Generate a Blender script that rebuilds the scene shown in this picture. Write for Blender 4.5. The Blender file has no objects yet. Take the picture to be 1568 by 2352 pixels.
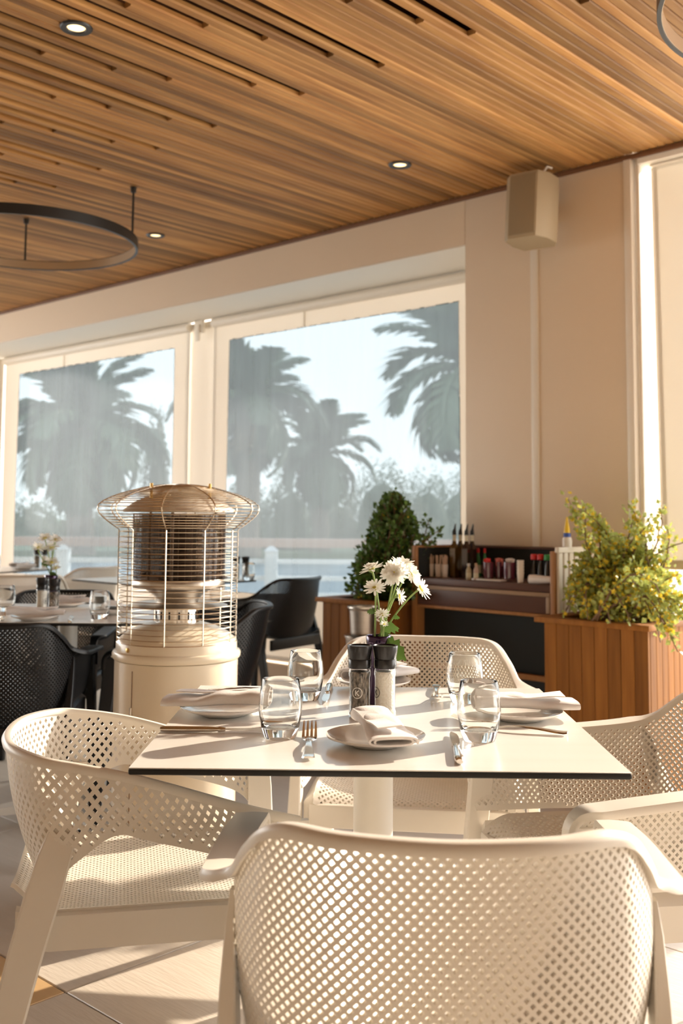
import bpy, bmesh, math, random
import numpy as np
from mathutils import Vector, Matrix, noise as mnoise
random.seed(7)
SC = bpy.context.scene
COL = SC.collection
PI = math.pi

# ------------------------------------------------------------------ camera
F, PPY, PIT, ROL, HC = 2376.0, 975.0, math.radians(5), math.radians(.45), 1.13
cam = bpy.data.cameras.new('camera'); camo = bpy.data.objects.new('camera', cam); COL.objects.link(camo)
cam.sensor_fit = 'VERTICAL'; cam.sensor_height = 36.0; cam.lens = F / 2352 * 36
cam.shift_y = -(1176 - PPY) / 2352
fw = Vector((0, math.cos(PIT), math.sin(PIT))); up0 = Vector((0, -math.sin(PIT), math.cos(PIT))); rt0 = Vector((1, 0, 0))
rt = rt0 * math.cos(ROL) + up0 * math.sin(ROL); up = -rt0 * math.sin(ROL) + up0 * math.cos(ROL)
camo.matrix_world = Matrix(((rt.x, up.x, -fw.x, 0), (rt.y, up.y, -fw.y, 0), (rt.z, up.z, -fw.z, HC), (0, 0, 0, 1)))
cam.clip_end = 400
cam.dof.use_dof = True; cam.dof.focus_distance = 2.0; cam.dof.aperture_fstop = 5.0
SC.camera = camo

# ------------------------------------------------------------------ sky, sun, exposure
W = bpy.data.worlds.new('sky'); SC.world = W; W.use_nodes = True
nt = W.node_tree; nt.nodes.clear()
o_ = nt.nodes.new('ShaderNodeOutputWorld'); bg = nt.nodes.new('ShaderNodeBackground')
tc = nt.nodes.new('ShaderNodeTexCoord'); sp = nt.nodes.new('ShaderNodeSeparateXYZ'); rp = nt.nodes.new('ShaderNodeValToRGB')
rp.color_ramp.elements[0].position = 0.0; rp.color_ramp.elements[0].color = (1.0, .945, .86, 1)
rp.color_ramp.elements[1].position = .75; rp.color_ramp.elements[1].color = (.70, .78, .86, 1)
nt.links.new(tc.outputs['Generated'], sp.inputs[0]); nt.links.new(sp.outputs['Z'], rp.inputs[0])
nt.links.new(rp.outputs[0], bg.inputs[0]); nt.links.new(bg.outputs[0], o_.inputs[0])
bg.inputs[1].default_value = 2.7
SUN_AZ, SUN_EL = math.radians(36), math.radians(24)
sl = bpy.data.lights.new('sun', 'SUN'); sl.energy = 3.3; sl.color = (1.0, .85, .67); sl.angle = math.radians(.8)
so = bpy.data.objects.new('sun', sl); COL.objects.link(so)
sd = Vector((math.cos(SUN_AZ) * math.cos(SUN_EL), math.sin(SUN_AZ) * math.cos(SUN_EL), math.sin(SUN_EL)))
so.rotation_euler = sd.to_track_quat('Z', 'Y').to_euler(); so.location = sd * 30
SC.view_settings.view_transform = 'Standard'; SC.view_settings.look = 'None'
SC.view_settings.exposure = 1.42; SC.view_settings.gamma = 1.0
SC.cycles.sample_clamp_indirect = 8.0

# ------------------------------------------------------------------ helpers
RA = math.radians(-42.926)          # the room stands at an angle to the camera: u runs along the window wall, v out through it
UX, UY = math.cos(RA), math.sin(RA)
def R(u, v, z=0.0): return Vector((u * UX - v * UY, u * UY + v * UX, z))
def ray(px, py):
    xi, yi = px - 784, PPY - py
    x0 = xi * math.cos(ROL) - yi * math.sin(ROL); y0 = xi * math.sin(ROL) + yi * math.cos(ROL)
    return fw * F + rt0 * x0 + up0 * y0
def U(px, py, z):
    d = ray(px, py); return Vector((0, 0, HC)) + d * ((z - HC) / d.z)
def UY_(px, py, Y):
    d = ray(px, py); return Vector((0, 0, HC)) + d * (Y / d.y)

class MB:
    def __init__(s): s.v = []; s.f = []
    def add(s, vs, fs):
        n = len(s.v); s.v += [tuple(p) for p in vs]; s.f += [tuple(i + n for i in f) for f in fs]; return s
    def box(s, x0, x1, y0, y1, z0, z1):
        return s.add([(x0, y0, z0), (x1, y0, z0), (x1, y1, z0), (x0, y1, z0), (x0, y0, z1), (x1, y0, z1), (x1, y1, z1), (x0, y1, z1)],
                     [(0, 3, 2, 1), (4, 5, 6, 7), (0, 1, 5, 4), (1, 2, 6, 5), (2, 3, 7, 6), (3, 0, 4, 7)])
    def bbox(s, x0, x1, y0, y1, z0, z1, b=.004, seg=2):
        bm = bmesh.new(); bmesh.ops.create_cube(bm, size=1)
        for v in bm.verts: v.co = Vector((x0 + (v.co.x + .5) * (x1 - x0), y0 + (v.co.y + .5) * (y1 - y0), z0 + (v.co.z + .5) * (z1 - z0)))
        bmesh.ops.bevel(bm, geom=bm.edges[:], offset=b, segments=seg, profile=.5, affect='EDGES')
        bm.verts.ensure_lookup_table(); bm.verts.index_update()
        s.add([v.co[:] for v in bm.verts], [[v.index for v in f.verts] for f in bm.faces]); bm.free(); return s
    def loft(s, secs, cap=True, closed=False):
        n = len(secs[0]); vs = [p for sec in secs for p in sec]; fs = []
        m = len(secs)
        for i in range(m if closed else m - 1):
            a, b = i * n, ((i + 1) % m) * n
            for j in range(n):
                k = (j + 1) % n; fs.append((a + j, a + k, b + k, b + j))
        if cap and not closed: fs.append(tuple(range(n))[::-1]); fs.append(tuple(range((m - 1) * n, m * n)))
        return s.add(vs, fs)
    def lathe(s, prof, n=32, c=(0, 0, 0), cap=False):
        secs = [[(c[0] + r * math.cos(2 * PI * k / n), c[1] + r * math.sin(2 * PI * k / n), c[2] + z) for k in range(n)] for r, z in prof]
        return s.loft(secs, cap=cap)
    def tube(s, pts, r, n=6, cap=True):
        pts = [Vector(p) for p in pts]; secs = []; m = len(pts)
        rr = r if isinstance(r, (list, tuple)) else [r] * m
        N = None
        for i, p in enumerate(pts):
            t = (pts[min(i + 1, m - 1)] - pts[max(i - 1, 0)]).normalized()
            if N is None:
                N = t.orthogonal().normalized()
            else:
                N = (N - t * N.dot(t)); N = N.normalized() if N.length > 1e-6 else t.orthogonal().normalized()
            B = t.cross(N)
            secs.append([p + (N * math.cos(2 * PI * k / n) + B * math.sin(2 * PI * k / n)) * rr[i] for k in range(n)])
        return s.loft(secs, cap)
    def torus(s, Rr, r, n=48, m=6, c=(0, 0, 0), sz=None):
        secs = []
        for i in range(n):
            a = 2 * PI * i / n
            secs.append([(c[0] + (Rr + r * math.cos(2 * PI * k / m)) * math.cos(a), c[1] + (Rr + r * math.cos(2 * PI * k / m)) * math.sin(a), c[2] + (sz or r) * math.sin(2 * PI * k / m)) for k in range(m)])
        return s.loft(secs, closed=True)
    def prism(s, poly, z0, z1):
        n = len(poly)
        return s.add([(x, y, z0) for x, y in poly] + [(x, y, z1) for x, y in poly],
                     [tuple(range(n))[::-1], tuple(range(n, 2 * n))] + [(i, (i + 1) % n, n + (i + 1) % n, n + i) for i in range(n)])
    def mesh(s, name, smooth=40, fix=True):
        me = bpy.data.meshes.new(name); me.from_pydata(s.v, [], s.f)
        if fix and len(s.f) < 60000:
            bm = bmesh.new(); bm.from_mesh(me); bmesh.ops.recalc_face_normals(bm, faces=bm.faces[:]); bm.to_mesh(me); bm.free()
        if smooth:
            me.shade_smooth(); me.set_sharp_from_angle(angle=math.radians(smooth))
        me.update(); return me

def obj(name, mb, mat, parent=None, smooth=40, loc=None, rot=None, fix=True):
    me = mb.mesh(name, smooth, fix) if isinstance(mb, MB) else mb
    o = bpy.data.objects.new(name, me); COL.objects.link(o)
    if mat is not None and len(me.materials) == 0: me.materials.append(mat)
    if parent is not None: o.parent = parent
    if loc is not None: o.location = loc
    if rot is not None: o.rotation_euler = rot if not isinstance(rot, (int, float)) else (0, 0, rot)
    return o
def tag(o, label=None, cat=None, group=None, kind=None):
    if label: o['label'] = label
    if cat: o['category'] = cat
    if group: o['group'] = group
    if kind: o['kind'] = kind
    return o
def thing(name, label, cat, loc=(0, 0, 0), rz=0.0, group=None):
    o = bpy.data.objects.new(name, None); o.empty_display_size = .05; COL.objects.link(o)
    o.location = loc; o.rotation_euler = (0, 0, rz)
    return tag(o, label, cat, group)
def copy_tree(o, parent=None, mats=None):
    c = o.copy(); COL.objects.link(c); c.parent = parent
    if mats and c.type == 'MESH':
        for sl_ in c.material_slots:
            sl_.link = 'OBJECT'; sl_.material = mats
    for ch in list(o.children): copy_tree(ch, c, mats)
    return c

# ------------------------------------------------------------------ materials
def mat(name, col, rough=.5, metal=0.0, spec=.5, noise=None, bump=None, coat=0.0, rand=0.0, trans=0.0, alpha=None, sheen=0.0, emit=None):
    """noise=(scale, strength, stretch xyz, colour2)  bump=(scale, strength, stretch)"""
    m = bpy.data.materials.new(name); m.use_nodes = True
    t = m.node_tree; p = t.nodes['Principled BSDF']
    p.inputs['Base Color'].default_value = (*col, 1); p.inputs['Roughness'].default_value = rough; p.inputs['Metallic'].default_value = metal
    p.inputs['Specular IOR Level'].default_value = spec; p.inputs['Coat Weight'].default_value = coat
    if sheen: p.inputs['Sheen Weight'].default_value = sheen
    src = None
    if noise or bump:
        tcn = t.nodes.new('ShaderNodeTexCoord')
    def nz(sc, st):
        mp = t.nodes.new('ShaderNodeMapping'); mp.inputs['Scale'].default_value = st
        t.links.new(tcn.outputs['Object'], mp.inputs[0])
        if rand:
            oi = t.nodes.new('ShaderNodeObjectInfo'); ml = t.nodes.new('ShaderNodeVectorMath'); ml.operation = 'SCALE'
            cb = t.nodes.new('ShaderNodeCombineXYZ')
            for q in range(3): t.links.new(oi.outputs['Random'], cb.inputs[q])
            t.links.new(cb.outputs[0], ml.inputs[0]); ml.inputs['Scale'].default_value = 37.0
            t.links.new(ml.outputs[0], mp.inputs['Location'])
        n_ = t.nodes.new('ShaderNodeTexNoise'); n_.inputs['Scale'].default_value = sc; n_.inputs['Detail'].default_value = 5
        t.links.new(mp.outputs[0], n_.inputs['Vector']); return n_.outputs['Fac']
    if noise:
        r = t.nodes.new('ShaderNodeValToRGB'); r.color_ramp.elements[0].position = .5 - .5 * noise[1]; r.color_ramp.elements[1].position = .5 + .5 * noise[1]
        r.color_ramp.elements[0].color = (*noise[3], 1); r.color_ramp.elements[1].color = (*col, 1)
        t.links.new(nz(noise[0], noise[2]), r.inputs[0]); src = r.outputs[0]
    if rand:
        oi = t.nodes.new('ShaderNodeObjectInfo'); mr = t.nodes.new('ShaderNodeMapRange')
        mr.inputs['To Min'].default_value = 1 - rand; mr.inputs['To Max'].default_value = 1 + rand * .55
        t.links.new(oi.outputs['Random'], mr.inputs['Value'])
        mx = t.nodes.new('ShaderNodeMix'); mx.data_type = 'RGBA'; mx.blend_type = 'MULTIPLY'; mx.inputs[0].default_value = 1.0
        if src: t.links.new(src, mx.inputs[6])
        else: mx.inputs[6].default_value = (*col, 1)
        t.links.new(mr.outputs[0], mx.inputs[7]); src = mx.outputs[2]
    if src: t.links.new(src, p.inputs['Base Color'])
    if bump:
        bn = t.nodes.new('ShaderNodeBump'); bn.inputs['Strength'].default_value = bump[1]; bn.inputs['Distance'].default_value = .01
        t.links.new(nz(bump[0], bump[2]), bn.inputs['Height']); t.links.new(bn.outputs[0], p.inputs['Normal'])
    if trans:
        tr = t.nodes.new('ShaderNodeBsdfTranslucent'); mx = t.nodes.new('ShaderNodeMixShader'); mx.inputs[0].default_value = trans
        if src: t.links.new(src, tr.inputs[0])
        else: tr.inputs[0].default_value = (*col, 1)
        t.links.new(p.outputs[0], mx.inputs[1]); t.links.new(tr.outputs[0], mx.inputs[2])
        t.links.new(mx.outputs[0], t.nodes['Material Output'].inputs[0])
    if emit:
        p.inputs['Emission Color'].default_value = (*emit[0], 1); p.inputs['Emission Strength'].default_value = emit[1]
    return m
def thin_glass(name, tint=(.97, .98, .97), haze=0.0, hazecol=(.9, .93, .93), refl=.9, streak=False, facing=None):
    m = bpy.data.materials.new(name); m.use_nodes = True; t = m.node_tree; t.nodes.clear()
    out = t.nodes.new('ShaderNodeOutputMaterial'); tr = t.nodes.new('ShaderNodeBsdfTransparent'); tr.inputs[0].default_value = (*tint, 1)
    gl = t.nodes.new('ShaderNodeBsdfGlossy'); gl.inputs['Roughness'].default_value = .02 if not haze else .12
    lw = t.nodes.new('ShaderNodeLayerWeight'); lw.inputs['Blend'].default_value = .5
    pw = t.nodes.new('ShaderNodeMath'); pw.operation = 'POWER'; pw.inputs[1].default_value = 4.0; t.links.new(lw.outputs['Facing'], pw.inputs[0])
    mp = t.nodes.new('ShaderNodeMath'); mp.operation = 'MULTIPLY_ADD'; mp.inputs[1].default_value = .75 * refl; mp.inputs[2].default_value = .045 * refl
    t.links.new(pw.outputs[0], mp.inputs[0])
    mx = t.nodes.new('ShaderNodeMixShader'); t.links.new(mp.outputs[0], mx.inputs[0]); t.links.new(tr.outputs[0], mx.inputs[1]); t.links.new(gl.outputs[0], mx.inputs[2])
    last = mx
    if haze:
        tl = t.nodes.new('ShaderNodeBsdfTranslucent'); tl.inputs[0].default_value = (*hazecol, 1)
        df = t.nodes.new('ShaderNodeBsdfDiffuse'); df.inputs[0].default_value = (*hazecol, 1)
        m2 = t.nodes.new('ShaderNodeMixShader'); m2.inputs[0].default_value = .25; t.links.new(tl.outputs[0], m2.inputs[1]); t.links.new(df.outputs[0], m2.inputs[2])
        m3 = t.nodes.new('ShaderNodeMixShader'); t.links.new(mx.outputs[0], m3.inputs[1]); t.links.new(m2.outputs[0], m3.inputs[2])
        if streak:
            tcn = t.nodes.new('ShaderNodeTexCoord'); mpn = t.nodes.new('ShaderNodeMapping'); mpn.inputs['Scale'].default_value = (7, 1, .9)
            nz = t.nodes.new('ShaderNodeTexNoise'); nz.inputs['Scale'].default_value = 1.6; nz.inputs['Detail'].default_value = 8; nz.inputs['Roughness'].default_value = .65
            mr = t.nodes.new('ShaderNodeMapRange'); mr.inputs['From Min'].default_value = .3; mr.inputs['From Max'].default_value = .75
            mr.inputs['To Min'].default_value = haze * .88; mr.inputs['To Max'].default_value = haze * 1.2
            t.links.new(tcn.outputs['Object'], mpn.inputs[0]); t.links.new(mpn.outputs[0], nz.inputs['Vector']); t.links.new(nz.outputs['Fac'], mr.inputs['Value']); t.links.new(mr.outputs[0], m3.inputs[0])
        else: m3.inputs[0].default_value = haze
        last = m3
    t.links.new(last.outputs[0], out.inputs[0]); return m
def glass(name, col=(1, 1, 1), ior=1.45, rough=0.0):
    m = bpy.data.materials.new(name); m.use_nodes = True; p = m.node_tree.nodes['Principled BSDF']
    p.inputs['Base Color'].default_value = (*col, 1); p.inputs['Roughness'].default_value = rough; p.inputs['IOR'].default_value = ior
    p.inputs['Transmission Weight'].default_value = 1.0; return m

M = {}
M['wood_ceil'] = mat('cedar_plank', (.60, .325, .112), .55, noise=(3.0, .55, (9, .7, 9), (.30, .125, .034)), bump=(8, .12, (30, 1, 30)), rand=.5, spec=.3)
M['wood_dark'] = mat('dark_wood', (.16, .07, .028), .6)
M['wood_planter'] = mat('planter_wood', (.34, .140, .027), .65, spec=.22, noise=(3.0, .6, (14, 14, .9), (.19, .068, .013)), bump=(8, .1, (30, 30, 1)), rand=.25)
M['wall'] = mat('painted_wall', (.80, .665, .51), .55, noise=(1.2, .9, (1, 1, 1), (.77, .63, .475)), bump=(60, .04, (1, 1, 1)))
M['soffit'] = mat('painted_soffit', (.86, .80, .71), .55)
M['trimw'] = mat('white_trim', (.84, .77, .67), .45)
M['tile'] = mat('stone_tile', (.66, .595, .52), .42, noise=(5, .8, (1.0, 7, 1), (.57, .505, .43)), bump=(9, .12, (2, 14, 1)), rand=.07)
M['tile_tan'] = mat('tan_tile', (.60, .40, .20), .45, noise=(5, .8, (1.0, 7, 1), (.53, .34, .165)))
M['grout'] = mat('grout', (.17, .14, .11), .9)
M['plastic_w'] = mat('white_plastic', (.86, .80, .71), .33, spec=.45, trans=.04)
M['plastic_b'] = mat('black_plastic', (.010, .010, .011), .42, spec=.35)
M['lam'] = mat('white_laminate', (.88, .855, .81), .22, spec=.75, noise=(2.5, .8, (1, 14, 1), (.84, .805, .75)))
M['black'] = mat('black_core', (.008, .008, .008), .65)
M['powder'] = mat('white_powdercoat', (.84, .80, .73), .35)
M['cream'] = mat('cream_enamel', (.83, .73, .57), .28, coat=.3)
M['china'] = mat('white_china', (.88, .84, .79), .12, coat=.5)
M['linen'] = mat('white_linen', (.94, .90, .87), .85, sheen=.3, bump=(260, .10, (1, 1, 1)), trans=.2)
M['steel'] = mat('polished_steel', (.78, .74, .69), .14, metal=1.0)
M['steel_b'] = mat('brushed_steel', (.70, .655, .60), .32, metal=1.0, noise=(4, .8, (1, 1, 30), (.56, .51, .45)))
M['wire'] = mat('chromed_wire', (.80, .72, .60), .22, metal=1.0)
M['brass'] = mat('brass', (.75, .50, .18), .28, metal=1.0)
M['blackp'] = mat('black_gloss_plastic', (.016, .016, .018), .24)
M['ringblk'] = mat('black_metal', (.02, .019, .018), .4)
M['purple'] = mat('purple_glass', (.028, .007, .045), .12, metal=.55, coat=.6)
M['stemg'] = mat('stem_green', (.30, .42, .13), .5, trans=.2)
M['leafg'] = mat('leaf_green', (.085, .155, .03), .45, trans=.25)
M['petal'] = mat('white_petal', (.95, .94, .89), .55, trans=.48)
M['ycent'] = mat('flower_centre', (.66, .60, .10), .6)
M['cglass'] = thin_glass('clear_glass', (.975, .985, .98), refl=1.0)
M['rglass'] = glass('thick_glass', (.97, .985, .98))
M['pvc'] = thin_glass('clear_vinyl', (.116, .142, .161), haze=.115, hazecol=(.36, .42, .46), refl=.45, streak=True)
M['fabric'] = mat('blind_fabric', (.87, .82, .75), .75, trans=.21, bump=(300, .05, (1, 1, 1)))
M['fabric2'] = mat('screen_fabric', (.88, .84, .77), .75, trans=.23)
M['salt'] = mat('salt_crystals', (.95, .92, .85), .55, noise=(220, .4, (1, 1, 1), (.85, .80, .70)), bump=(240, .5, (1, 1, 1)))
M['pepper'] = mat('peppercorns', (.34, .28, .22), .6, noise=(150, .30, (1.6, 1.6, .6), (.022, .018, .015)), bump=(200, .5, (1, 1, 1)))
# ================================================================== floor
VW = 4.313                                     # inner face of the window wall
floor = obj('floor', MB().box(-12, 4, -3.5, 4.80, -.10, -.004), M['grout'], rot=RA); tag(floor, kind='structure')
TL, TW, G = 1.236, .618, .0022
tile_me = None
base_u, base_v = -2.212, 1.435
tile_me = MB().bbox(G, TL - G, G, TW - G, -.02, 0, .0015, 1).mesh('floor_tile'); tile_me.materials.append(M['tile'])
cnt = 0
for r in range(-4, 6):
    v0 = base_v + r * TW
    off = 0 if r % 2 == 0 else TL / 2
    for c in range(-7, 4):
        u0 = base_u + off + c * TL
        if v0 + TW > 4.80: continue
        if r == -1:
            u0 = base_u + c * TL
        t_ = obj('floor_tile', tile_me, None, floor); t_.location = (u0, v0, 0)
        if r == -1 and c == -1:
            t_.material_slots[0].link = 'OBJECT'; t_.material_slots[0].material = M['tile_tan']
# row against the window wall
v0 = base_v + 5 * TW
last_me = MB().bbox(G, TL - G, G, 4.80 - v0 - G, -.02, 0, .0015, 1).mesh('floor_tile'); last_me.materials.append(M['tile'])
for c in range(-7, 4):
    obj('floor_tile', last_me, None, floor).location = (base_u + c * TL + TL / 2, v0, 0)

# ================================================================== ceiling
H = 2.8
ceil = obj('ceiling', MB().box(-11, 4, -3.6, 4.80, H + .16, H + .24).box(-.39, 4, -3.6, VW, H, H + .16).box(-11, -10.205, -3.6, VW, H, H + .16).box(-10.2, -.4, -3.6, -3.01, H, H + .16), M['wood_dark'], rot=RA); tag(ceil, kind='structure')
PW = .0405; V0 = -3.0
def plank(v0, v1):
    g, c, th = .0012, .0055, .020
    sec = [(g, H + th), (g, H + c), (g + c * .8, H), (PW - g - c * .8, H), (PW - g, H + c), (PW - g, H + th)]
    me = MB().loft([[(x, v0, z) for x, z in sec], [(x, v1, z) for x, z in sec]]).mesh('ceiling_plank', smooth=None)
    me.materials.append(M['wood_ceil']); return me
full = plank(V0, VW - .012)
slots = {}
meas = [(-2.844, 2.816), (-2.91, 2.63), (-3.146, 2.377), (-3.221, 2.178), (-3.336, 1.924), (-3.398, 2.807), (-3.486, 2.628), (-3.566, 2.38), (-3.629, 2.172),
        (-3.962, 2.372), (-3.881, 2.624), (-3.802, 2.808), (-4.22, 2.801), (-4.302, 2.622), (-4.387, 2.373), (-4.719, 2.624), (-4.647, 2.806), (-2.675, 2.186),
        (-2.596, 2.389), (-2.538, 2.64), (-2.752, 1.922), (-2.13, 2.655), (-2.066, 2.843), (-2.464, 2.831), (-1.763, 2.66), (-1.692, 2.906),
        (-2.21, 2.39), (-2.29, 2.18), (-2.37, 1.92), (-1.84, 2.38), (-1.92, 2.18), (-2.0, 1.92), (-1.30, 2.83), (-1.38, 2.64), (-1.46, 2.38), (-1.54, 2.18), (-1.62, 1.92),
        (-4.04, 2.17), (-4.12, 1.92), (-4.47, 2.17), (-4.55, 1.92), (-4.80, 2.38), (-4.88, 2.17), (-4.96, 1.92), (-3.70, 1.92), (-.9, 2.83), (-.98, 2.64), (-1.06, 2.38), (-1.14, 2.18), (-1.22, 1.92)]
NPL = 242
last = None
for u_, v_ in sorted(meas):
    i_ = int(round((u_ - PW / 2 + 10.2) / PW))
    if last is not None and i_ - last < 2: i_ = last + 2
    slots[i_] = v_; last = i_
for i in range(NPL):
    me = full if i not in slots else plank(slots[i], VW - .012)
    obj('ceiling_plank', me, None, ceil).location = (-10.2 + i * PW, 0, 0)

# ================================================================== walls
bul = MB().box(-11, -3.143, VW, VW + .48, 2.542, H + .16)
o = obj('wall_back', bul, M['wall'], rot=RA, smooth=None); tag(o, kind='structure')
o = obj('trim_1', MB().box(-11, -3.143, VW + .006, VW + .474, 2.536, 2.541), M['soffit'], rot=RA, smooth=None); tag(o, kind='structure')
wr = obj('wall_right', MB().bbox(-3.143, -2.235, VW, VW + .48, -.005, H + .158, .006), M['wall'], rot=RA); tag(wr, kind='structure')
obj('cover_strip', MB().bbox(-2.742, -2.700, VW - .008, VW + .002, .0, H - .03, .003), M['trimw'], wr)
o = obj('trim_2', MB().bbox(-2.234, -2.196, VW - .012, VW + .06, 0, H - .002, .004), M['trimw'], rot=RA); tag(o, kind='structure')
o = obj('trim_3', MB().bbox(-2.189, -2.172, VW + .02, VW + .09, 0, H - .002, .003), M['trimw'], rot=RA); tag(o, kind='structure')
o = obj('trim_4', MB().bbox(-10.3, 3.5, VW - .014, VW + .003, H - .024, H - .001, .002), mat('cornice', (.17, .07, .025), .6), rot=RA); tag(o, kind='structure')
o = obj('trim_5', MB().bbox(-2.172, 3.5, VW + .004, VW + .12, H - .05, H + .158, .003), M['trimw'], rot=RA); tag(o, kind='structure')
o = obj('wall_left', MB().box(-11, -8.95, VW, VW + .48, -.005, 2.535), M['wall'], rot=RA, smooth=None); tag(o, kind='structure')
kerb = obj('trim_6', MB().bbox(-8.95, -3.143, VW + .42, VW + .56, 0, .16, .012), mat('kerb_stone', (.62, .47, .33), .7), rot=RA); tag(kerb, kind='structure')
o = obj('wall_rear', MB().box(-11, 4, -3.6, -3.5, -.005, H + .13), mat('rear_wall_timber', (.80, .64, .46), .6), rot=RA, smooth=None); tag(o, kind='structure')
o = obj('wall_side', MB().box(3.9, 4.0, -3.5, VW + .1, -.005, H + .05), mat('side_wall_paint', (.74, .60, .45), .6), rot=RA, smooth=None); tag(o, kind='structure')
# post at the left opening, then two unseen posts added to cast shadow stripes
o = obj('trim_8', MB().bbox(-8.95, -8.72, VW + .49, VW + .60, .16, 2.7, .006), M['trimw'], rot=RA); tag(o, kind='structure')
for k_, u_ in enumerate((-1.03, .55)):
    o = obj('trim_%d' % (9 + k_), MB().bbox(u_, u_ + .09, VW + .02, VW + .11, 0, H, .004), M['trimw'], rot=RA); tag(o, kind='structure')

# ================================================================== roll-down blinds with clear vinyl windows
def blind(u0, u1, zt, zb, bl, br, pt, pb, v, label, n):
    t = thing('roll_down_blind', label, 'blind', R((u0 + u1) / 2, v, zb), RA, 'roll-down blinds in the window wall')
    h = (u1 - u0) / 2; Z = lambda z: z - zb
    obj('roller_tube', MB().tube([(-h, -.01, Z(zt) - .005), (h, -.01, Z(zt) - .005)], .034, 16), M['trimw'], t)
    def cloth(name, x0, x1, z0, z1, m_, amp=.004, yo=0.0, nx=24, nz=16):
        mb = MB(); vs = []; fs = []
        for s_ in (0, 1):
            for i in range(nx + 1):
                for j in range(nz + 1):
                    x = x0 + (x1 - x0) * i / nx; z = z0 + (z1 - z0) * j / nz
                    y = yo + amp * (math.sin(x * 5.1 + z * 1.7 + n) + .6 * math.sin(x * 11.3 - z * 2.3)) + s_ * .0012
                    vs.append((x, y, z))
        q = (nx + 1) * (nz + 1)
        for i in range(nx):
            for j in range(nz):
                a = i * (nz + 1) + j; b = a + nz + 1
                fs.append((a, b, b + 1, a + 1))
                if m_ is not M['pvc']: fs.append((q + a, q + a + 1, q + b + 1, q + b))
        if m_ is M['pvc']: vs = vs[:q]
        mb.add(vs, fs); return obj(name, mb, m_, t, 60, fix=False)
    cloth('side_border', -h, -h + bl, Z(pb), Z(pt), M['fabric']); cloth('side_border', h - br, h, Z(pb), Z(pt), M['fabric'])
    cloth('top_border', -h, h, Z(pt), Z(zt), M['fabric']); cloth('bottom_border', -h, h, 0, Z(pb), M['fabric'])
    cloth('clear_pane', -h + bl - .005, h - br + .005, Z(pb) - .005, Z(pt) + .005, M['pvc'])
    obj('bottom_bar', MB().tube([(-h, 0, .02), (h, 0, .02)], .016, 10), M['trimw'], t)
    obj('stitch_seam', MB().bbox(-h * .28, -h * .28 + .012, -.012, -.006, Z(pt), Z(zt) - .03, .001, 1), M['trimw'], t)
    return t
blind(-8.62, -5.965, 2.505, .17, .24, .19, 2.366, .60, VW + .46, 'left-hand cream roll-down blind with hazy clear vinyl pane, palm behind', 1)
blind(-5.695, -3.16, 2.505, .17, .165, .36, 2.362, .60, VW + .46, 'cream roll-down blind with clear vinyl pane, next to the tan wall', 2)
br_ = thing('blind_bracket', 'small white bracket between the two roller tubes above the post', 'bracket', R(-5.83, VW + .42, 2.44), RA)
obj('plate', MB().bbox(-.05, .05, 0, .02, .0, .095, .004), M['trimw'], br_)
obj('strap', MB().bbox(-.022, .022, -.012, .0, -.06, .06, .004), M['trimw'], br_)
fs = thing('fabric_strip', 'narrow cream fabric strip closing the gap between the two vinyl blinds', 'blind', R(-5.83, VW + .476, .17), RA)
def strip(x0, x1, z0, z1, ph):
    mb = MB(); vs = []; f_ = []
    for s_ in (0, 1):
        for i in range(13):
            for j in range(11):
                x = x0 + (x1 - x0) * i / 12; z = z0 + (z1 - z0) * j / 10; vs.append((x, .002 * math.sin(x * 30 + ph) + .002 * math.sin(z * 3 + ph) + s_ * .0012, z))
    for i in range(12):
        for j in range(10):
            a = i * 11 + j; f_ += [(a, a + 11, a + 12, a + 1), (143 + a, 143 + a + 1, 143 + a + 12, 143 + a + 11)]
    return mb.add(vs, f_)
obj('strip_cloth', strip(-.165, .165, 0, 2.345, 0), M['fabric'], fs, 60, fix=False)
obj('bottom_bar', MB().tube([(-.158, 0, .012), (.158, 0, .012)], .011, 10), M['trimw'], fs)
obj('top_batten', MB().bbox(-.158, .158, -.012, .012, 2.31, 2.36, .004), M['trimw'], fs)
# translucent screen in the right-hand opening
sc = thing('fabric_screen', 'narrow translucent cream screen hanging beside the bright gap at far right', 'blind', R(-2.0, VW + .075, .93), RA)
def wavy(x0, x1, z0, z1, amp, n=40):
    mb = MB(); vs = []; fs = []
    for s_ in (0, 1):
        for i in range(n + 1):
            x = x0 + (x1 - x0) * i / n; y = amp * math.sin(x * 16) + s_ * .0015
            vs += [(x - .0, y, z0), (x - .02 * (z1 > 1), y, z1)]
    q = 2 * (n + 1)
    for i in range(n):
        a = 2 * i; fs += [(a, a + 2, a + 3, a + 1), (q + a, q + a + 1, q + a + 3, q + a + 2)]
    return mb.add(vs, fs)
obj('screen_cloth', wavy(-.105, .135, 0, H - .06 - .93, .006), M['fabric2'], sc, 60, fix=False)
obj('edge_hem', wavy(-.118, -.085, 0, H - .06 - .93, .004, 8), M['fabric'], sc, 60, fix=False)
obj('bottom_rail', MB().bbox(-.118, .135, -.012, .012, -.03, .012, .004), mat('hem_bar', (.62, .55, .46), .5), sc)
obj('head_rail', MB().bbox(-.13, .15, -.03, .03, H - .06 - .93, H - .052 - .93, .002), M['trimw'], sc)

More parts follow.
